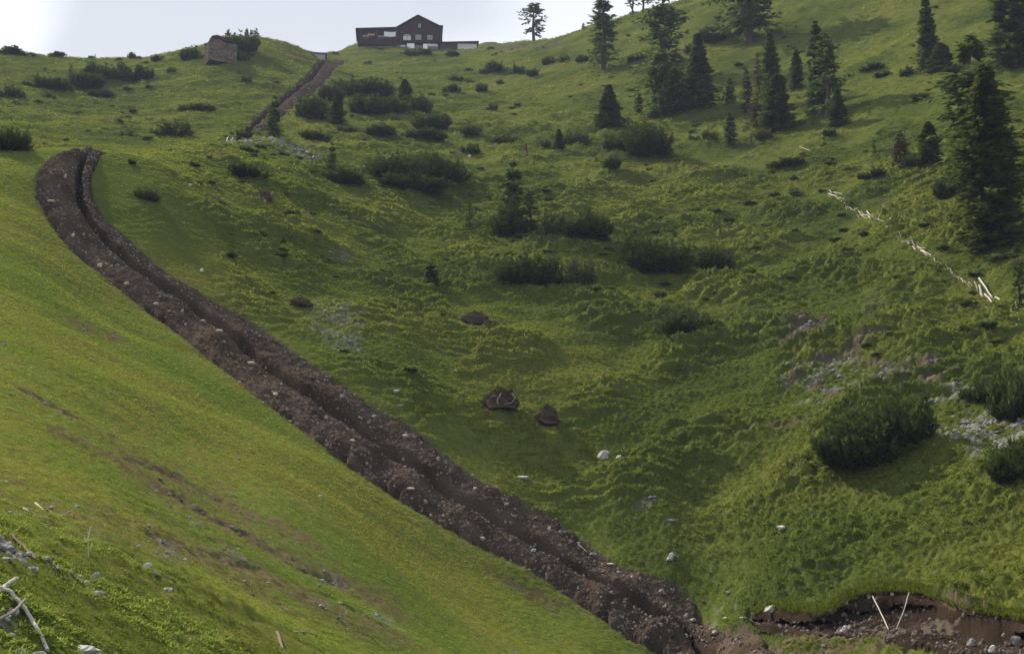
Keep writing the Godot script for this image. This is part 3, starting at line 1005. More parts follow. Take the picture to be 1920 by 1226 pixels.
func build_ruin() -> void:
	var p := pick(412, 118)
	var k := p.length() / F / 6.4
	var o := thing("stone_hut", "square brown stone hut with a broken roof on the left knoll", "building", p, face_turn(p) + .25)
	var w := k * 320.0
	var h := k * 262.0
	var d := w * .8
	var stones := MB.new()
	var rg := RandomNumberGenerator.new()
	rg.seed = 77
	var courses := 11
	for side in 4:
		var ang := side * PI * .5
		var bs := Basis(Vector3.UP, ang)
		var wide := w if side % 2 == 0 else d
		var off := (d if side % 2 == 0 else w) * .5
		for c in courses:
			var x := -wide * .5
			var ch := h / courses
			while x < wide * .5 - .05:
				var l := minf(rg.randf_range(.35, .9), wide * .5 - x)
				var top := (h - .5 * (x + wide * .5) / wide) if side == 0 else h - .3
				if (c + 1) * ch < top + .2:
					var t := rg.randf_range(.7, 1.25)
					var warm := rg.randf_range(.9, 1.12)
					stones.box(bs * Vector3(x + l * .5, (c + .5) * ch - .4, off - .25 + rg.randf_range(-.05, .05)), Vector3(l - .04, ch - .03, .5), Color(.105 * t * warm, .080 * t, .066 * t) * 4, bs)
				x += l
	part("masonry", stones.mesh(), mat(Color(.25, .25, .25), .95, true), o)
	part("mortar", one_box(Vector3(0, h * .5 - .5, 0), Vector3(w - .3, h - .8, d - .3)), mat(Color(.09, .075, .065), 1.0), o)
	part("roof", one_box(Vector3(w * .08, h - .35, 0), Vector3(w * 1.0, .14, d * 1.08), Color.WHITE, Basis(Vector3.BACK, -.10)), mat(Color(.05, .042, .040), .9), o)
	part("door", one_box(Vector3(w * .5 + .0, h * .38, d * .2), Vector3(.1, h * .7, .9)), mat(Color(.02, .018, .018), .9), o)
	for q in [[-.32, .25, .35], [-.12, .3, -.2], [.02, .22, .5]]:
		part("broken_tile_panel", one_box(Vector3(w * q[0], h + q[1], d * .2), Vector3(w * .2, .12, d * .5), Color.WHITE, Basis(Vector3.BACK, q[2])), mat(Color(.26, .085, .05), .9), o)
	# little concrete chamber beside the upper trench
	var p2 := pick(600, 112)
	var k2 := p2.length() / F / 6.4
	var c := thing("concrete_chamber", "small grey concrete chamber beside the top of the upper trench", "hut", p2, face_turn(p2))
	part("wall", one_box(Vector3(-k2 * 30, k2 * 32, -1.2), Vector3(k2 * 175, k2 * 75, 2.4)), mat(Color(.24, .24, .24), .95), c)
	part("roof", one_box(Vector3(-k2 * 25, k2 * 76, -1.2), Vector3(k2 * 205, k2 * 14, 2.9)), mat(Color(.09, .085, .085), .95), c)
	part("door", one_box(Vector3(k2 * 66, k2 * 28, .03), Vector3(k2 * 22, k2 * 58, .08)), mat(Color(.03, .03, .035), .8), c)

# ------------------------------------------------------------------
func _ready() -> void:
	rng.seed = 20240611
	var cam := Camera3D.new()
	cam.name = "camera"
	cam.fov = 2.0 * rad_to_deg(atan(613.0 / F))
	cam.rotation.x = PITCH
	cam.near = 0.1
	cam.far = 3000.0
	add_child(cam)
	cam.current = true
	var sky := ProceduralSkyMaterial.new()
	sky.sky_top_color = Color(.42, .60, .84)
	sky.sky_horizon_color = Color(.985, .985, .965)
	var cloud := NoiseTexture2D.new()
	cloud.width = 1024
	cloud.height = 512
	cloud.seamless = true
	cloud.noise = fnl(9, .006, 4)
	var ramp := Gradient.new()
	ramp.set_color(0, Color(1, 1, 1, 0))
	ramp.set_color(1, Color(1, 1, 1, 1))
	ramp.set_offset(0, .25)
	ramp.set_offset(1, .55)
	cloud.color_ramp = ramp
	sky.sky_cover = cloud
	sky.sky_cover_modulate = Color(1, 1, 1, 1.0)
	sky.sky_curve = 0.8
	sky.ground_horizon_color = Color(.45, .47, .42)
	sky.ground_bottom_color = Color(.2, .22, .16)
	sky.sun_angle_max = 8.0
	sky.sky_energy_multiplier = 1.0
	var env := Environment.new()
	env.background_mode = Environment.BG_SKY
	env.sky = Sky.new()
	env.sky.sky_material = sky
	env.background_energy_multiplier = 0.33
	env.tonemap_mode = Environment.TONE_MAPPER_LINEAR
	env.tonemap_exposure = 3.0
	env.sdfgi_enabled = true
	env.ssao_enabled = true
	env.ssil_enabled = true
	env.fog_enabled = true
	env.fog_density = 0.00013
	env.fog_light_color = Color(.80, .86, .98)
	var we := WorldEnvironment.new()
	we.name = "environment"
	we.environment = env
	add_child(we)
	var sun := DirectionalLight3D.new()
	sun.name = "sun"
	var sa := deg_to_rad(-37.0)
	var se := deg_to_rad(40.0)
	sun.look_at_from_position(Vector3.ZERO, -Vector3(sin(sa) * cos(se), sin(se), -cos(sa) * cos(se)))
	sun.light_color = Color(1.0, .95, .86)
	sun.light_energy = 1.6
	sun.light_angular_distance = 0.5
	sun.shadow_enabled = true
	add_child(sun)

	var t0 := Time.get_ticks_msec()
	build_terrain()
	print("terrain ", Time.get_ticks_msec() - t0)
	var trench := strip_from([
		[150, 285, 178, 288, 196, 289], [92, 300, 160, 298, 182, 297], [66, 345, 150, 342, 166, 338], [85, 400, 158, 398, 180, 392], [128, 468, 196, 450, 222, 440],
		[215, 540, 262, 512, 300, 505], [300, 605, 345, 570, 388, 560], [395, 680, 440, 640, 480, 615], [490, 755, 530, 712, 580, 680], [575, 815, 625, 780, 668, 745],
		[670, 885, 720, 845, 770, 808], [770, 950, 815, 915, 862, 880], [880, 1015, 905, 972, 965, 935], [985, 1070, 1010, 1030, 1072, 1000], [1090, 1135, 1120, 1095, 1185, 1070],
		[1180, 1195, 1215, 1150, 1290, 1125], [1260, 1255, 1300, 1205, 1400, 1190], [1330, 1310, 1380, 1270, 1500, 1260]])
	var upper := strip_from([[440, 268, 455, 256, 492, 250], [472, 232, 486, 226, 520, 226], [510, 200, 524, 194, 552, 196], [545, 172, 558, 166, 588, 170], [578, 142, 590, 138, 618, 142], [600, 120, 610, 116, 645, 112]])
	cut_strip(trench)
	cut_strip(upper)
	var bank := strip_from([[1395, 1170, 1400, 1160, 1412, 1150], [1470, 1180, 1475, 1165, 1480, 1148], [1540, 1190, 1545, 1174, 1550, 1152], [1580, 1190, 1580, 1166, 1580, 1133], [1620, 1195, 1620, 1158, 1620, 1117], [1680, 1205, 1680, 1162, 1680, 1111], [1740, 1210, 1740, 1168, 1735, 1118], [1800, 1230, 1800, 1188, 1800, 1142], [1860, 1245, 1860, 1203, 1860, 1155], [1935, 1255, 1935, 1213, 1935, 1168], [2010, 1260, 2010, 1220, 2010, 1180]])
	cut_strip(bank, true)
	mark_ground()
	print("marks ", Time.get_ticks_msec() - t0)
	finish_terrain()
	print("sheet ", Time.get_ticks_msec() - t0)
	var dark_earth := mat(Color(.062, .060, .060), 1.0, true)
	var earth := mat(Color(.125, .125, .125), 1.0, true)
	var g1 := build_strip(trench, "trench", "long freshly dug trench with banks of dark stony soil", 1700, 80, .36, 1.3, 300, earth)
	var g2 := build_strip(upper, "upper_trench", "upper stretch of the trench climbing towards the inn", 300, 30, .45, .8, 320, earth)
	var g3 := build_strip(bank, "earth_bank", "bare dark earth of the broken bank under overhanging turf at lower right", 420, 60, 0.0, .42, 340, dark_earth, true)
	lip = bank
	for k in 3: rocks.append(rock_mesh(40 + k, 1))
	spread_stones(g1, g2, g3)
	grow_grass()
	print("grass ", Time.get_ticks_msec() - t0)
	m_needle = mat(Color(.2, .2, .2), .8, true, Color(.3, .3, .2))
	m_bark = mat(Color(.050, .040, .034), .95)
	m_leaf = mat(Color(.2, .2, .2), .8, true, Color(.6, .6, .4))
	make_kinds()
	var xf := [[], []]; var cs := [[], []]
	var nd := fnl(71, .03, 2)
	while xf[0].size() < 260:
		var c := c_left + rng.randi_range(20, 780)
		var r := int(lerpf(560, 1120, pow(rng.randf(), .75)))
		var i := c * nr + r
		if MEAD[i] > .45 or CUT[i] > .02 or SCREE[i] + SOIL[i] > .3: continue
		var p := Vector3(r_of[r] * sin(az_of[c]), H[i], -r_of[r] * cos(az_of[c]))
		if nd.get_noise_2d(p.x, p.z) < rng.randf_range(-.25, .35): continue
		var s := rng.randf_range(.35, 1.0) * (.7 + r_of[r] / 250.0)
		var k := rng.randi() % 2
		xf[k].append(Transform3D(Basis(Vector3.UP, rng.randf() * TAU) * Basis.from_scale(Vector3(s * 1.3, s * .8, s * 1.3)), p))
		cs[k].append(Color.WHITE * rng.randf_range(1.0, 2.2))
	for k in 2: scatter("undergrowth", shrubs["tiny"][k][1], m_needle, xf[k], cs[k], "dwarf shrubs dotted over the rough slope", "undergrowth")
	var fl := MB.new()
	for k in 5: fl.leaf(Vector3(rng.randf_range(-.5, .5), .5, rng.randf_range(-.5, .5)), rv(rng, 1).normalized(), .35, .15, Vector3.UP, Color.WHITE)
	xf = [[]]; cs = [[]]
	for q in [[200, 745, 55, 14, 130], [560, 940, 60, 22, 150], [820, 985, 40, 12, 70], [300, 810, 60, 18, 50], [500, 760, 120, 40, 40], [860, 1155, 60, 16, 40]]:
		for k in q[4]:
			var p := pick(q[0] + rng.randfn(0, .5) * q[2], q[1] + rng.randfn(0, .5) * q[3])
			var s := rng.randf_range(.0008, .0015) * p.length()
			xf[0].append(Transform3D(Basis.from_scale(Vector3(s, s, s)), p + Vector3.UP * .04))
			cs[0].append(Color(.60, .62, .58) * rng.randf_range(.5, 1.0))
	scatter("flowers", fl.mesh(), mat(Color(1, 1, 1), .8, true), xf[0], cs[0], "small white flowers in the meadow grass", "flowers")
	print("kinds ", Time.get_ticks_msec() - t0)
	build_chalet()
	build_ruin()
	plant()
	lay_objects()
	print("all ", Time.get_ticks_msec() - t0)

func mark_ground() -> void:
	# worn and eroded streaks of the near meadow
	for q in [[[230, 860], [330, 895], [420, 940], [520, 985], [600, 1030]], [[270, 900], [330, 935], [420, 985], [560, 1050], [680, 1110], [760, 1160]], [[290, 1010], [400, 1050], [500, 1090], [600, 1140], [720, 1190]], [[40, 730], [90, 760], [130, 785]], [[0, 930], [90, 955], [200, 1000], [260, 1030]], [[110, 590], [160, 610], [230, 640]], [[300, 580], [340, 600]], [[930, 1075], [960, 1090], [1030, 1130]], [[480, 1020], [560, 1060], [640, 1085]], [[100, 810], [180, 850], [260, 890]], [[700, 1180], [820, 1226]]]:
		stroke(BROWN, q, 26, 7, .95, .7)
		if q.size() > 3: stroke(BROWN, q, 75, 24, .55, .8)
	for q in [[[240, 868], [330, 893], [420, 936]], [[320, 925], [400, 975], [470, 1010], [560, 1065], [650, 1092]], [[300, 1012], [380, 1040], [480, 1080]], [[45, 735], [100, 765], [130, 785]], [[610, 1120], [700, 1165], [760, 1195]]]:
		stroke(SOIL, q, 20, 4, .5, .9)
		stroke(DH, q, 18, 4, -.08, .6)
	for q in [[310, 1030, 30, 8], [640, 1090, 16, 5], [440, 1055, 22, 6], [720, 1160, 30, 8], [380, 990, 20, 5]]: oval(SCREE, q[0], q[1], q[2], q[3], .34, 1.1)
	# stony patches and paths of the far bank
	for q in [[630, 600, 45, 30, .55], [650, 640, 35, 16, .4], [640, 480, 20, 8, .4], [1840, 795, 62, 30, .9], [1880, 830, 50, 16, .8], [1790, 735, 40, 12, .6], [1545, 690, 60, 14, .5], [1540, 735, 40, 10, .5], [1620, 705, 60, 10, .5], [560, 285, 34, 12, .7], [510, 268, 40, 5, .7], [1300, 1190, 60, 20, .5], [8, 1010, 30, 14, .8], [15, 1160, 25, 25, .5], [1220, 945, 20, 8, .4], [160, 1070, 50, 20, .5]]:
		oval(SCREE, q[0], q[1], q[2], q[3], q[4] * .8, 1.0)
	for q in [[[1490, 685], [1560, 670], [1640, 635]], [[1480, 700], [1560, 720], [1640, 700], [1700, 700], [1770, 675]], [[1540, 745], [1640, 735], [1720, 715], [1800, 700]], [[1600, 660], [1700, 690], [1760, 680]], [[1625, 555], [1650, 580], [1600, 600]], [[1380, 820], [1460, 800], [1520, 775]], [[1490, 605], [1520, 630], [1480, 650]]]:
		stroke(SOIL, q, 20, 5, .75, .7)
		stroke(DH, q, 22, 5, -.12, .5)
	oval(BROWN, 1600, 1205, 130, 22, .8, .8)
	oval(BROWN, 1480, 1200, 90, 18, .7, .8)
	oval(SOIL, 1515, 622, 45, 22, .8, .5)
	oval(SCREE, 1520, 625, 35, 14, .3, .8)
	for q in [[890, 597, 38, 14], [850, 605, 20, 8], [560, 568, 22, 10], [940, 770, 36, 22], [1025, 785, 28, 14], [495, 372, 16, 12], [400, 368, 30, 6], [1660, 375, 8, 6]]:
		oval(SOIL, q[0], q[1], q[2], q[3], .9, .5)
	# bare earth below the inn
	stroke(SOIL, [[900, 88], [960, 90], [1040, 84]], 22, 4, .8, .5)
	oval(SOIL, 560, 107, 40, 4, .6, .5)

func spread_stones(g1: Array, g2: Array, g3: Array) -> void:
	var small := [rock_mesh(50, 0), rock_mesh(51, 0)]
	var sm := mat(Color(1, 1, 1), .95, true)
	var xf := [[], []]; var cs := [[], []]
	for k in 16500:
		var g: Array = g1 if k < 13000 else (g2 if k < 15000 else g3)
		var pts: PackedVector3Array = g[0]
		var j := rng.randi_range(0, g[2] - 2)
		var w: int = g[3]
		var i := j * w + rng.randi_range(2, w - 3)
		var p := pts[i].lerp(pts[i + 1], rng.randf()).lerp(pts[i + w], rng.randf())
		var s := .035 + .16 * pow(rng.randf(), 4.0)
		if k >= 13000 and k < 15000: s *= 1.8
		var t := rng.randf()
		xf[k % 2].append(Transform3D(Basis.from_euler(rv(rng, 3)) * Basis.from_scale(Vector3(s, s * .7, s * rng.randf_range(.8, 1.6))), p + Vector3.UP * s * .12))
		cs[k % 2].append(Color(.060, .046, .038).lerp(Color(.20, .175, .155), t * t))
	for v in 2: scatter("gravel", small[v], sm, xf[v], cs[v], "loose stones and clods lying on the dug soil", "gravel")
	# stones of the scree and stones strewn over the grass
	xf = [[], []]; cs = [[], []]
	var tries := 0
	while tries < 260000:
		tries += 1
		var c := c_left + rng.randi_range(20, 780)
		var r := rng.randi_range(40, 1080)
		var i := c * nr + r
		var chance := SCREE[i] * 1.1 + SOIL[i] * .12 + .0009 + BROWN[i] * .05
		if CUT[i] > .1 or rng.randf() > chance: continue
		var rr := r_of[r]
		var s := (.03 + rr * .0011) * (.5 + 1.5 * pow(rng.randf(), 3.0))
		xf[tries % 2].append(Transform3D(Basis.from_euler(Vector3(rng.randf_range(-.4, .4), rng.randf() * TAU, rng.randf_range(-.4, .4))) * Basis.from_scale(Vector3(s * 1.3, s * .7, s)), Vector3(rr * sin(az_of[c]), H[i] + s * .2, -rr * cos(az_of[c]))))
		cs[tries % 2].append(Color(.15, .147, .143) * rng.randf_range(.5, 1.6))
	for v in 2: scatter("pebbles", small[v], sm, xf[v], cs[v], "grey limestone rubble strewn over the slope", "pebbles")

func plant() -> void:
	var T := [
		["great", 1868, 472, 338, 172, "spruce", "tall dense dark spruce at the right edge above the broken logs"],
		["larch", 1836, 335, 270, 132, "larch", "feathery green larch behind the tall dark spruce at the right edge"],
		["larch", 1812, 330, 120, 60, "larch", "thin pale green larch with a grey stem left of the tall dark spruce"],
		["spruce", 1902, 128, 190, 95, "spruce", "dark spruce cut off by the upper right corner"],
		["spruce", 1742, 130, 140, 52, "spruce", "slim dark spruce standing alone on the upper right slope"],
		["spruce", 1766, 132, 52, 48, "spruce", "bushy low spruce at the right foot of the lone slim spruce"],
		["spruce", 1536, 214, 180, 62, "spruce", "tall pointed spruce at the right of the middle cluster"],
		["larch", 1552, 222, 165, 74, "larch", "green larch in front of the tall pointed spruce of the middle cluster"],
		["spruce", 1573, 238, 72, 46, "spruce", "very dark low spruce at the right foot of the middle cluster"],
		["spruce", 1448, 205, 150, 46, "spruce", "tall reddish topped spruce in the middle cluster beside brown trees"],
		["spruce", 1462, 245, 110, 66, "spruce", "dense dark spruce in front of the tall reddish topped spruce"],
		["larch", 1440, 235, 95, 40, "larch", "light green young larch left of the dense dark spruce in the cluster"],
		["brown", 1402, 212, 86, 34, "spruce", "bare brown dying spruce at the left of the middle cluster"],
		["brown", 1424, 188, 92, 28, "spruce", "narrow brown spruce between the dying spruce and the tall reddish one"],
		["brown", 1420, 240, 60, 40, "spruce", "short brown spruce below the narrow brown one"],
		["spruce", 1496, 172, 78, 38, "spruce", "medium spruce between the two tall spruces of the middle cluster"],
		["sapling", 1371, 200, 50, 24, "spruce", "small spruce on a bare stem between two larger groups"],
		["spruce", 1312, 208, 150, 66, "spruce", "tall dark spruce with wide lower boughs right of the double larch"],
		["larch", 1250, 150, 190, 92, "larch", "tall larch on the skyline with its top cut off by the frame"],
		["larch", 1242, 216, 128, 74, "larch", "dense larch in front of the tall larch, reaching lower down"],
		["spruce", 1268, 212, 84, 56, "spruce", "dark spruce pressed against the right of the dense larch"],
		["larch", 1132, 130, 145, 66, "larch", "tall larch standing half against the sky left of the group"],
		["spruce", 1142, 246, 94, 60, "spruce", "broad bluish spruce alone below the half skyline larch"],
		["sapling", 1198, 212, 48, 22, "spruce", "little spruce right of the broad bluish spruce"],
		["wide", 1406, 80, 190, 195, "larch", "big old larch with a thick trunk and wide drooping crown"],
		["pine", 1001, 78, 74, 56, "pine", "stone pine with open boughs standing alone on the skyline"],
		["pine", 1165, 33, 90, 44, "pine", "leftmost pine of the row of tall trunks on the skyline"],
		["pine", 1186, 30, 80, 30, "pine", "second pine from the left in the skyline row"],
		["pine", 1206, 26, 86, 40, "pine", "rightmost pine of the skyline row"],
		["sapling", 514, 264, 86, 34, "spruce", "thin spruce at the foot of the upper trench"],
		["sapling", 962, 432, 140, 60, "larch", "thin young larch rising from dark shrubs in mid slope"],
		["sapling", 995, 440, 80, 60, "larch", "shorter young larch right of the thin one in mid slope"],
		["spruce", 758, 200, 56, 40, "spruce", "small spruce among mountain pines under the inn"],
		["spruce", 631, 238, 68, 40, "spruce", "small spruce at the left end of the mountain pines under the inn"],
		["sapling", 622, 330, 66, 24, "spruce", "sparse little spruce at the left end of the long shrub belt"],
		["spruce", 1048, 283, 42, 24, "spruce", "small dark cone shaped spruce on the bench below the slope"],
		["spruce", 1745, 318, 78, 62, "spruce", "bushy young spruce beside a brown shrub at the right"],
		["brown", 1692, 312, 62, 56, "spruce", "brown withered young spruce at the right"],
		["sapling", 1370, 276, 62, 30, "larch", "slender young larch below the brown dying spruce"],
		["sapling", 880, 436, 62, 36, "larch", "pale young larch left of the thin young larch in mid slope"],
		["sapling", 806, 540, 50, 40, "larch", "feathery larch seedling with a long shadow in mid slope"],
		["pine", 5, 92, 18, 13, "pine", "left of two tiny pines on the far left skyline"],
		["sapling", 16, 92, 15, 8, "spruce", "right of two tiny trees on the far left skyline"],
		["sapling", 131, 152, 30, 16, "spruce", "small spruce poking from the far left shrub band"],
		["sapling", 69, 158, 24, 13, "spruce", "faint small tree at the left of the far shrub band"],
		["sapling", 177, 113, 12, 6, "spruce", "tiny sapling on the skyline in the left saddle"],
		["sapling", 932, 80, 16, 11, "spruce", "tiny tree on the skyline between outbuilding and stone pine"],
		["sapling", 461, 75, 24, 12, "spruce", "small sapling among the shrubs crowning the left knoll"],
		["larch", 1917, 590, 125, 36, "larch", "light green larch at the right edge below the tall spruce"],
		["sapling", 1094, 58, 16, 14, "spruce", "small dark tree on the rising skyline left of the tall larch"],
		["larch", 1795, 330, 90, 50, "larch", "small green larch at the foot of the feathery larch"],
		["sapling", 1640, 292, 30, 16, "larch", "larch seedling on the grass left of the withered spruce"],
	]
	for q in T:
		tree(q[0], q[1], q[2], q[3], q[4], q[5], q[6])
	var B := [
		["big", 1605, 897, 195, 140, "huge dark mountain pine with the long shadow at lower right"],
		["mugo", 1700, 862, 100, 96, "lighter mountain pine joined to the right of the huge dark one"],
		["mugo", 1905, 790, 105, 110, "dark green shrub at the right edge beside the scree"],
		["low", 1836, 745, 60, 40, "low dark shrub left of the right edge shrub above the scree"],
		["mugo", 1903, 925, 85, 92, "spiky mountain pine cut by the right edge below the scree"],
		["big", 1215, 300, 112, 72, "dense dark mountain pine on the bench below the spruces"],
		["mugo", 1165, 290, 56, 44, "small pine shrub at the left of the dense bench pine"],
		["big", 1228, 518, 128, 88, "round mountain pine in mid slope, right of the long shadowed one"],
		["mugo", 1336, 505, 66, 52, "small upright mountain pine right of the round one"],
		["big", 985, 545, 132, 76, "wide mountain pine casting a deep shadow in mid slope"],
		["airy", 1085, 540, 76, 72, "airy shrub joined to the right of the wide shadowed pine"],
		["big", 960, 440, 80, 70, "dark shrub at the foot of the thin young larch"],
		["airy", 1040, 455, 76, 60, "brownish shrub right of the young larch"],
		["mugo", 1105, 458, 100, 52, "long low shrub at the right end of the larch thicket"],
		["mugo", 650, 345, 70, 36, "dark shrub at the left end of the long mountain pine belt"],
		["big", 735, 352, 110, 66, "left half of the long mountain pine belt under the inn"],
		["big", 800, 350, 120, 72, "middle of the long mountain pine belt under the inn"],
		["airy", 838, 345, 70, 60, "reddish airy right end of the long mountain pine belt"],
		["low", 770, 372, 120, 30, "low skirt of shrubs below the long mountain pine belt"],
		["mugo", 672, 184, 110, 46, "large dark mountain pine highest of the patch under the inn"],
		["mugo", 620, 192, 64, 34, "mountain pine left of the highest one in the patch under the inn"],
		["mugo", 725, 220, 96, 50, "mountain pine in the middle of the patch under the inn"],
		["mugo", 680, 215, 70, 40, "mountain pine left of the middle of the patch under the inn"],
		["mugo", 585, 228, 66, 46, "dark shrub right beside the upper trench"],
		["mugo", 785, 212, 50, 38, "shrub at the right end of the patch under the inn"],
		["mugo", 815, 246, 68, 34, "lone mountain pine below the right end of the patch under the inn"],
		["mugo", 706, 258, 62, 28, "lone mountain pine below the middle of the patch under the inn"],
		["tiny", 735, 232, 26, 22, "little shrub between the patch and the lone pines under the inn"],
		["tiny", 648, 250, 36, 18, "little shrub below the small spruce under the inn"],
		["low", 590, 262, 60, 16, "flat shrub on the crest right of the thin spruce"],
		["airy", 880, 262, 50, 24, "airy shrub on the bench right of the lone pines"],
		["airy", 945, 272, 62, 26, "airy shrub on the bench beside the dead stump"],
		["low", 800, 268, 70, 18, "flat faint shrub on the bench above the belt"],
		["tiny", 885, 290, 40, 22, "small shrub beside the white stone on the bench"],
		["airy", 1082, 272, 64, 40, "pale shrub right of the small dark cone spruce"],
		["tiny", 1025, 276, 22, 18, "tiny shrub left of the small dark cone spruce"],
		["tiny", 1150, 332, 36, 26, "dark shrub alone below the dense bench pine"],
		["low", 925, 140, 52, 18, "flat mountain pine on the open slope right of the inn"],
		["tiny", 970, 140, 26, 24, "small round shrub right of the flat mountain pine"],
		["tiny", 1000, 146, 26, 14, "low shrub right of the small round shrub"],
		["low", 785, 106, 48, 11, "low pine shrub just below the inn door"],
		["low", 850, 106, 36, 8, "flat shrub below the outbuilding"],
		["tiny", 855, 155, 24, 10, "left of a pair of tiny shrubs on the open slope"],
		["tiny", 875, 155, 20, 8, "right of a pair of tiny shrubs on the open slope"],
		["tiny", 848, 178, 30, 18, "small spiky shrub below the pair of tiny shrubs"],
		["tiny", 906, 174, 26, 16, "small shrub right of the small spiky shrub"],
		["tiny", 923, 212, 18, 14, "tiny cone shaped shrub on the open slope"],
		["tiny", 692, 122, 20, 8, "tiny shrub below the left corner of the inn"],
		["low", 1032, 120, 32, 14, "flat dark shrub below the stone pine"],
		["low", 1094, 118, 32, 14, "flat dark shrub left of the tall half skyline larch"],
		["tiny", 1060, 118, 18, 14, "tiny upright shrub between two flat dark shrubs"],
		["low", 1190, 118, 40, 14, "flat shrub left of the tall skyline larch"],
		["mugo", 1348, 80, 66, 32, "dark pine shrub left of the big old larch"],
		["mugo", 1300, 100, 40, 20, "low shrub left of the tall dark spruce top"],
		["mugo", 200, 158, 92, 34, "middle of the far left shrub band"],
		["mugo", 255, 153, 74, 28, "right end of the far left shrub band"],
		["mugo", 160, 168, 78, 32, "left middle of the far left shrub band"],
		["low", 90, 172, 82, 18, "flat left stretch of the far left shrub band"],
		["low", 20, 184, 44, 20, "shrub at the left edge below the far shrub band"],
		["tiny", 318, 140, 18, 10, "tiny shrub right of the far left shrub band"],
		["tiny", 92, 188, 24, 13, "small round shrub below the far left shrub band"],
		["low", 190, 182, 46, 12, "flat shrub below the middle of the far left band"],
		["big", 12, 282, 72, 46, "dark shrub at the left edge behind the meadow crest"],
		["mugo", 364, 210, 64, 18, "dark flat mountain pine alone on the far left slope"],
		["airy", 322, 262, 86, 32, "wide airy shrub above the top of the trench bend"],
		["airy", 242, 260, 44, 16, "faint shrub left of the wide airy shrub"],
		["low", 452, 262, 46, 16, "low shrub at the foot of the upper trench"],
		["tiny", 460, 282, 22, 11, "dark tuft of shrub below the pale stones"],
		["tiny", 245, 308, 16, 12, "bright green round tuft right of the trench bend"],
		["mugo", 452, 100, 64, 40, "large shrub behind the stone hut on the knoll"],
		["mugo", 430, 92, 40, 22, "shrub rising right behind the stone hut roof"],
		["mugo", 494, 72, 40, 16, "dark shrub on the skyline of the knoll right of the hut"],
		["low", 545, 84, 42, 10, "low shrubs on the skyline right slope of the knoll"],
		["low", 570, 90, 24, 8, "last low shrub on the skyline before the saddle"],
		["low", 440, 116, 60, 14, "dark shrub against the right foot of the stone hut"],
		["mugo", 320, 96, 34, 18, "dark shrub on the skyline left of the stone hut"],
		["mugo", 250, 112, 28, 13, "lowest dark shrub on the skyline of the left knoll"],
		["low", 278, 104, 22, 8, "small flat shrub on the skyline left of the hut"],
		["mugo", 297, 116, 32, 14, "shrub just under the skyline left of the hut"],
		["mugo", 355, 112, 44, 22, "shrub at the left foot of the stone hut"],
		["tiny", 458, 158, 22, 13, "tiny shrub on the slope below the stone hut"],
		["tiny", 515, 160, 18, 8, "tiny shrub left of the upper trench"],
		["airy", 275, 376, 56, 28, "airy shrub right of the trench bend"],
		["low", 455, 334, 90, 22, "wide low dark shrub in the upper middle slope"],
		["tiny", 490, 446, 26, 18, "left of two small shrubs above the white stone"],
		["tiny", 528, 458, 22, 16, "right of two small shrubs above the white stone"],
		["tiny", 430, 482, 26, 14, "small low shrub left below the two small shrubs"],
		["airy", 1280, 640, 120, 64, "airy dark shrub in a shaded hollow of the right slope"],
		["airy", 1245, 612, 50, 40, "small shrub above the shaded hollow"],
		["low", 1640, 135, 40, 12, "flat shrub on the open slope left of the lone slim spruce"],
		["tiny", 1705, 145, 30, 18, "small shrub left below the lone slim spruce"],
		["tiny", 1725, 190, 30, 18, "small twiggy shrub on the open upper right slope"],
		["low", 1660, 145, 34, 8, "low shrub under the flat shrub of the open slope"],
		["tiny", 1790, 140, 40, 18, "low shrub right of the lone slim spruce"],
		["mugo", 1780, 372, 56, 46, "dark shrub against the left foot of the tall dark spruce"],
		["low", 1725, 320, 60, 22, "low shrub between the withered and the bushy spruce"],
		["tiny", 1560, 262, 26, 14, "small shrub below the very dark low spruce"],
		["tiny", 1300, 268, 26, 18, "left of the twiggy shrubs under the middle cluster"],
		["airy", 1330, 272, 40, 24, "pale twiggy shrub under the middle cluster"],
		["airy", 1430, 268, 40, 22, "twiggy shrub under the dense dark spruce"],
		["low", 1640, 345, 50, 16, "low shrub in the grass above the broken logs"],
		["low", 1480, 315, 60, 12, "flat shrub on the hummocks below the middle cluster"],
		["low", 30, 106, 56, 10, "low shrubs along the far left skyline"],
		["low", 105, 108, 40, 7, "flat shrub on the skyline right of the tiny pines"],
	]
	for q in B:
		bush(q[0], q[1], q[2], q[3], q[4], q[5])

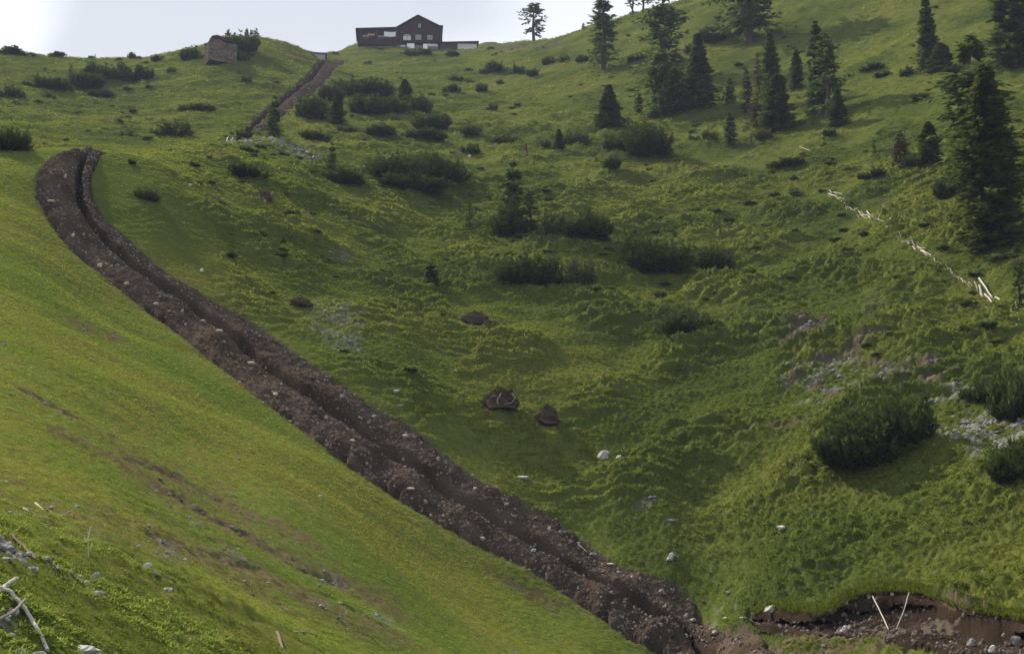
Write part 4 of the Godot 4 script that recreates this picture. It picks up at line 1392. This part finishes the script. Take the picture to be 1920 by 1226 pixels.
func lay_objects() -> void:
	var pale := Color(.29, .28, .265); var grey := Color(.20, .197, .192); var dark := Color(.10, .095, .095); var white := Color(.42, .41, .39); var warm := Color(.40, .35, .26)
	for q in [
		[377, 506, 9, 8, white, "white stone lying alone in the grass right of the trench"],
		[1130, 850, 27, 20, pale, "pale boulder, left of a pair on the right slope"],
		[1160, 846, 13, 12, white, "small white stone, right of a pair on the right slope"],
		[982, 892, 20, 10, pale, "flat pale stone right of the trench in mid slope"],
		[1258, 1043, 19, 16, pale, "round pale boulder low on the right slope"],
		[1470, 996, 20, 11, white, "white stone below the huge dark mountain pine"],
		[1558, 626, 32, 15, warm, "yellowish slab in the bare hollow of the right slope"],
		[1478, 690, 14, 8, white, "pale stone at the left end of the cattle paths"],
		[743, 743, 11, 8, pale, "small pale stone right of the trench, above its middle"],
		[750, 765, 11, 7, grey, "grey stone under the small pale stone right of the trench"],
		[1583, 1170, 17, 14, pale, "pale stone in the broken bank left of the two poles"],
		[1445, 1147, 30, 14, pale, "long pale rock at the left end of the broken bank"],
		[1362, 1157, 12, 5, warm, "yellowish stone right of the trench near the bottom"],
		[1260, 975, 16, 13, dark, "dark stone above the round pale boulder"],
		[1366, 1108, 10, 10, grey, "grey stone in the grass above the trench end"],
		[321, 203, 9, 6, grey, "grey stone on the far left slope by the flat mountain pine"],
		[880, 292, 7, 7, white, "white stone on the bench right of the shrub belt"],
		[978, 242, 12, 6, dark, "dark flat stone on the bench above the dead stump"],
		[355, 346, 8, 7, white, "white stone on the upper middle slope"],
		[770, 706, 12, 7, dark, "dark stone in the grass in mid slope"],
		[35, 1029, 11, 11, white, "bright white stone in the lower left rubble"],
		[85, 1042, 22, 14, grey, "grey rounded rock in the lower left grass"],
		[58, 1052, 26, 15, grey, "bluish grey rock left of the rounded rock"],
		[273, 1070, 22, 17, pale, "pale rock highest beside the near brown stick"],
		[286, 1078, 14, 10, grey, "grey rock touching the pale rock"],
		[312, 1106, 22, 12, pale, "flat pale rock right of the near bank"],
		[177, 1076, 20, 16, grey, "grey rock left of the bright green tussock"],
		[180, 1098, 34, 14, grey, "broad grey rock below the bright green tussock"],
		[160, 1236, 52, 34, pale, "large pale rock cut by the bottom edge"],
		[66, 1238, 46, 28, grey, "large grey rock at the bottom beside the pale branch"],
		[10, 1020, 34, 22, grey, "grey rock at the left edge in the rubble"],
		[12, 1050, 22, 14, grey, "small grey rock at the left edge below the rubble"],
		[20, 1160, 26, 18, grey, "grey rock at the left edge behind the pale branch"],
		[600, 936, 10, 5, pale, "small pale stone in the worn meadow streak"],
		[1395, 1165, 14, 8, pale, "pale stone at the end of the trench bank"],
		[1820, 1190, 18, 16, grey, "grey stone set in the bare earth at lower right"],
		[1905, 1180, 16, 20, grey, "grey stone set in the earth at the right edge"],
		[1860, 1205, 20, 16, pale, "pale stone low in the bare earth at lower right"],
	]:
		rock(q[0], q[1], q[2], q[3], q[4], q[5])
	# the heap of pale stones where the upper trench ends, and the scree at the right
	for k in 46:
		var u := rng.randf()
		var x := lerpf(420, 600, u)
		var y := 268.0 + 24 * smoothstep(.45, 1.0, u) + rng.randf_range(-4, 9) * (.4 + u)
		rock(x, y, rng.randf_range(5, 13), rng.randf_range(4, 8), [grey, pale, grey * .8][k % 3], "grey stone of the rubble band where the upper trench ends", "stones of the rubble band")
	for k in 60:
		var x := rng.randf_range(1785, 1915)
		var y := lerpf(775, 850, rng.randf()) + (x - 1850) * .15
		rock(x, y, rng.randf_range(6, 17), rng.randf_range(3, 6), [grey * .8, grey, grey * .6][k % 3], "grey slab of the scree at the right edge", "slabs of the scree")
	# larger clods and stones on the trench banks
	var tr := [[120, 350], [95, 385], [135, 455], [185, 505], [235, 545], [290, 580], [340, 600], [380, 612], [410, 640], [455, 660], [345, 575], [540, 790], [515, 750], [470, 690], [610, 800], [640, 760], [700, 790], [660, 850], [760, 830], [820, 880], [890, 930], [950, 960], [1030, 1010], [1085, 1015], [1110, 1045], [1160, 1080], [1060, 1065], [1000, 1045], [1145, 1065], [1240, 1125], [1300, 1180], [1220, 1170], [905, 1020], [770, 935], [1340, 1200]]
	for q in tr:
		rock(q[0], q[1], rng.randf_range(6, 13), rng.randf_range(5, 9), [pale, warm, grey][rng.randi() % 3], "pale stone thrown up on the bank of the trench", "stones on the trench banks")
	# bleached wood
	var wood := mat(Color(.27, .255, .23), .85); var dull := mat(Color(.17, .15, .13), .9); var dry := mat(Color(.13, .10, .085), .95)
	var S := [
		[[[1555, 360], [1570, 370]], 2.4, "uppermost bleached log of the broken fence line", wood],
		[[[1563, 356], [1580, 366]], 1.8, "bleached log crossing behind the uppermost one", wood],
		[[[1571, 371], [1592, 387]], 2.2, "third bleached log from the top of the broken line", wood],
		[[[1580, 374], [1594, 380]], 1.6, "short bleached splinter beside the third log", dull],
		[[[1616, 398], [1629, 401]], 2.4, "single bleached stub between log groups", wood],
		[[[1648, 409, .15], [1655, 424]], 2.8, "steep bright log at the head of the second group", wood],
		[[[1642, 420], [1666, 425]], 2.0, "flat grey log under the steep bright log", dull],
		[[[1675, 434], [1686, 452]], 2.4, "steep grey log of the third group", dull],
		[[[1682, 441], [1706, 458]], 2.6, "long bleached log of the third group", wood],
		[[[1690, 452], [1700, 446]], 1.8, "short cross piece on the long bleached log", dull],
		[[[1722, 460], [1734, 467]], 2.8, "thick stub above the fourth group", wood],
		[[[1728, 466], [1747, 475]], 2.8, "bright log of the fourth group", wood],
		[[[1738, 476], [1752, 470]], 1.8, "dull piece lying across the fourth group", dull],
		[[[1757, 487], [1773, 510]], 3.0, "long steep bleached log below the fourth group", wood],
		[[[1777, 506], [1796, 522]], 3.2, "thick bright log left of the twin poles", wood],
		[[[1837, 522, .1], [1861, 550]], 3.2, "upper of the twin bleached poles at the right", wood],
		[[[1848, 547, .1], [1861, 565]], 3.0, "lower of the twin bleached poles at the right", wood],
		[[[1817, 556], [1861, 573]], 1.2, "thin dark branch below the twin poles", dull],
		[[[1852, 590], [1880, 602], [1910, 613]], 3.0, "long bleached pole at the right edge below the twin poles", wood],
		[[[1907, 586, .3], [1913, 608]], 2.6, "upright bleached stub at the right edge", wood],
		[[[1868, 552], [1876, 560]], 3.0, "short pale stub right of the twin poles", wood],
		[[[1637, 1122, .1], [1652, 1142, .2], [1666, 1164]], 2.2, "left of two pale poles leaning in the broken bank", wood],
		[[[1706, 1118, .1], [1693, 1142, .15], [1680, 1165]], 1.8, "right of two pale poles leaning in the broken bank", wood],
		[[[97, 976], [115, 973, .02], [134, 963, .04]], 2.6, "curved grey stick in the lower left grass", dull],
		[[[86, 970], [94, 966, .02], [104, 961, .03]], 2.4, "short pale stick left of the curved grey stick", wood],
		[[[42, 961, .02], [52, 966, .02], [62, 966]], 3.0, "bent pale stick at the left of the grass bank", wood],
		[[[90, 982], [113, 983]], 2.0, "straight grey stick under the curved one", dull],
		[[[66, 942, .02], [80, 954]], 3.4, "pale broken stub on the bank edge", wood],
		[[[150, 1009], [164, 1013]], 2.4, "small grey stick in the middle of the near bank", dull],
		[[[165, 1046, .28], [163, 1047, .16], [164, 1048, .03], [171, 1050]], 2.2, "hooked pale twig standing in the near grass", wood],
		[[[20, 1000], [42, 1018], [66, 1042]], 5.0, "dark rotten log in the lower left rubble", dry],
		[[[290, 1085], [320, 1098], [350, 1110]], 3.0, "dark stick beside the flat pale rock", dry],
		[[[534, 1192], [570, 1196], [602, 1194]], 4.0, "grey stick lying at the bottom of the near bank", dull],
		[[[518, 1190, .02], [530, 1206]], 5.0, "brown stub at the left end of the grey stick", dry],
		[[[585, 301, .3], [590, 292]], 2.2, "short white stake right of the rubble band", wood],
		[[[770, 548, .3], [772, 541]], 1.6, "tiny white stake in mid slope", wood],
		[[[1085, 1030], [1100, 1045]], 2.4, "pale stick lying on the trench bank near the bottom", dull],
		[[[320, 600], [345, 605]], 1.8, "brown stick lying on the trench bank in mid slope", dry],
		[[[1500, 278, .2], [1520, 290]], 2.0, "grey fallen branch below the middle cluster", dull],
		[[[421, 268], [427, 264]], 2.4, "bright white stake left end of the rubble band", wood],
		[[[390, 270, .1], [393, 276]], 2.0, "small white stake left of the rubble band", wood],
		[[[430, 268], [436, 264]], 2.4, "second bright stake at the rubble band", wood],
	]
	for q in S:
		var pts := lying(q[0], .02)
		var s: float = pts[0].length() / F
		var r: float = q[1] * s * .55
		for k in pts.size(): pts[k] += Vector3.UP * r * .7
		single("dead_branch", stick(pts, r, r * .75, Color.WHITE), q[3], q[2], "branch")
	var line := [[1550, 355], [1590, 385], [1622, 398], [1650, 420], [1690, 448], [1725, 464], [1765, 498], [1795, 522], [1840, 535], [1862, 566]]
	for k in 80:
		var f := (k + rng.randf()) / 80.0 * (line.size() - 1.001)
		var i := int(f)
		var c := Vector2(line[i][0], line[i][1]).lerp(Vector2(line[i + 1][0], line[i + 1][1]), f - i) + Vector2(rng.randf_range(-6, 6), rng.randf_range(-4, 4))
		var h := Vector2(rng.randf_range(3, 8), 0).rotated(rng.randf_range(-.3, 1.3))
		var pts := lying([[c.x - h.x, c.y - h.y], [c.x + h.x, c.y + h.y]], .03)
		var r: float = rng.randf_range(.8, 1.4) * pts[0].length() / F
		single("splinter", stick(pts, r, r * .7, Color.WHITE), [wood, dull, dull][k % 3], "small weathered splinter along the broken bleached fence line", "splinter", "splinters of the broken fence line")
	# the forked bleached branch in the lower left corner
	var b0 := lying([[-12, 1124, .01], [20, 1146, .02], [46, 1168, .01], [66, 1194], [88, 1226]], .02)
	var fork := thing("forked_branch", "forked bleached branch in the lower left corner", "branch", b0[0])
	var rel := []
	for q in b0: rel.append(q - b0[0])
	part("limb", stick(rel, .016, .012, Color.WHITE), wood, fork)
	var b1 := lying([[0, 1134, .01], [14, 1126, .02], [30, 1120, .03]], .02)
	rel = []
	for q in b1: rel.append(q - b0[0])
	part("fork", stick(rel, .014, .010, Color.WHITE), wood, fork)
	var b2 := lying([[44, 1164, .04], [20, 1174, .03], [-14, 1180, .03]], .03)
	rel = []
	for q in b2: rel.append(q - b0[0])
	part("fork", stick(rel, .010, .007, Color.WHITE), dull, fork)
	# dead stems and stump on the bench
	for q in [[986, 284, 19, 4.0, "dark reddish dead stump standing on the bench", Color(.07, .035, .03)], [1410, 277, 26, 2.2, "thin dead trunk under the middle cluster", Color(.05, .045, .045)]]:
		var p := pick(q[0], q[1])
		var s := p.length() / F
		var mb := MB.new()
		mb.tube([Vector3(0, -.2, 0), Vector3(0, .1, 0), Vector3(-.05, q[2] * s * .6, 0), Vector3(.02, q[2] * s, 0)], [q[3] * s * 1.4, q[3] * s, q[3] * s * .8, q[3] * s * .5], 8, Color.WHITE)
		var o := single("dead_stump", mb.mesh(), mat(q[5], .95), q[4], "stump")
		o.position = p
	# humps of torn turf and root plates
	for q in [[890, 602, 56, 24, "earthy hump with torn turf in mid slope"], [918, 618, 30, 18, "small earthy hump right below the torn turf hump"], [938, 778, 60, 38, "root plate with curved pale roots beside the trench"], [1026, 790, 40, 34, "earth hump capped by a white stone right of the root plate"], [562, 574, 44, 16, "dark rotten root stump at the top of the stony patch"], [495, 380, 26, 18, "small dark earth hump in the upper middle slope"]]:
		var p := pick(q[0], q[1])
		var s := p.length() / F
		var o := thing("earth_hump", q[4], "earth hump", p, face_turn(p))
		var m := hump_mesh(int(q[0]), q[2] * s, q[3] * s)
		part("earth", m, mat(Color(.046, .034, .027), 1.0), o)
		part("turf", hump_turf(int(q[0]), q[2] * s, q[3] * s), mat(Color(.25, .25, .25), .9, true, Color(.4, .4, .3)), o)
		if q[0] == 938:
			for e in [[.36, 0.0], [.02, .25]]:
				var w: float = q[2] * s; var h: float = q[3] * s
				part("root", stick([Vector3(w * e[0], h * .6, w * .28), Vector3(w * (e[0] + .10 - e[1] * .9), h * (.34 - e[1] * .5), w * .42), Vector3(w * (e[0] - .02 - e[1] * .3), h * .1, w * .46), Vector3(w * (e[0] - .25 + e[1] * .6), h * .03, w * .5)], .035, .02, Color.WHITE), dull, o)
	rock(1028, 757, 9, 8, white, "white stone on top of the earth hump beside the root plate")
	rock(932, 742, 12, 7, pale, "pale stone on top of the root plate")

func hump_mesh(sd: int, w: float, h: float) -> ArrayMesh:
	var mb := MB.new()
	var nz := fnl(sd, 1.4, 3)
	var n := 18; var m := 8
	for j in m + 1:
		for k in n:
			var a := TAU * k / n
			var e := PI * .5 * j / m
			var p := Vector3(cos(a) * cos(e) * w * .5, sin(e) * h - h * .12, sin(a) * cos(e) * w * .42)
			p *= 1.0 + .5 * nz.get_noise_3dv(p * 2.0)
			mb.v.push_back(p); mb.c.push_back(Color.WHITE)
	for j in m:
		for k in n:
			var a := j * n + k; var b := j * n + (k + 1) % n
			mb.i.append_array(PackedInt32Array([a, a + n, b + n, a, b + n, b]))
	return mb.mesh()

func hump_turf(sd: int, w: float, h: float) -> ArrayMesh:
	var mb := MB.new()
	var rg := RandomNumberGenerator.new()
	rg.seed = sd
	for k in 900:
		var a := rg.randf() * TAU
		var e := PI * .5 * (1.0 - pow(rg.randf(), 1.4) * .75)
		var p := Vector3(cos(a) * cos(e) * w * .5, sin(e) * h * .92 - h * .05, sin(a) * cos(e) * w * .42)
		if p.z > w * .12 and rg.randf() < .9: continue
		var d := (Vector3(cos(a) * .5, 1, sin(a) * .5) + rv(rg, .5)).normalized()
		var t := rg.randf_range(.7, 1.3)
		mb.leaf(p, d, .13, .02, rv(rg, 1).normalized(), Color(.075 * t, .092 * t, .022 * t) * 4)
	return mb.mesh()
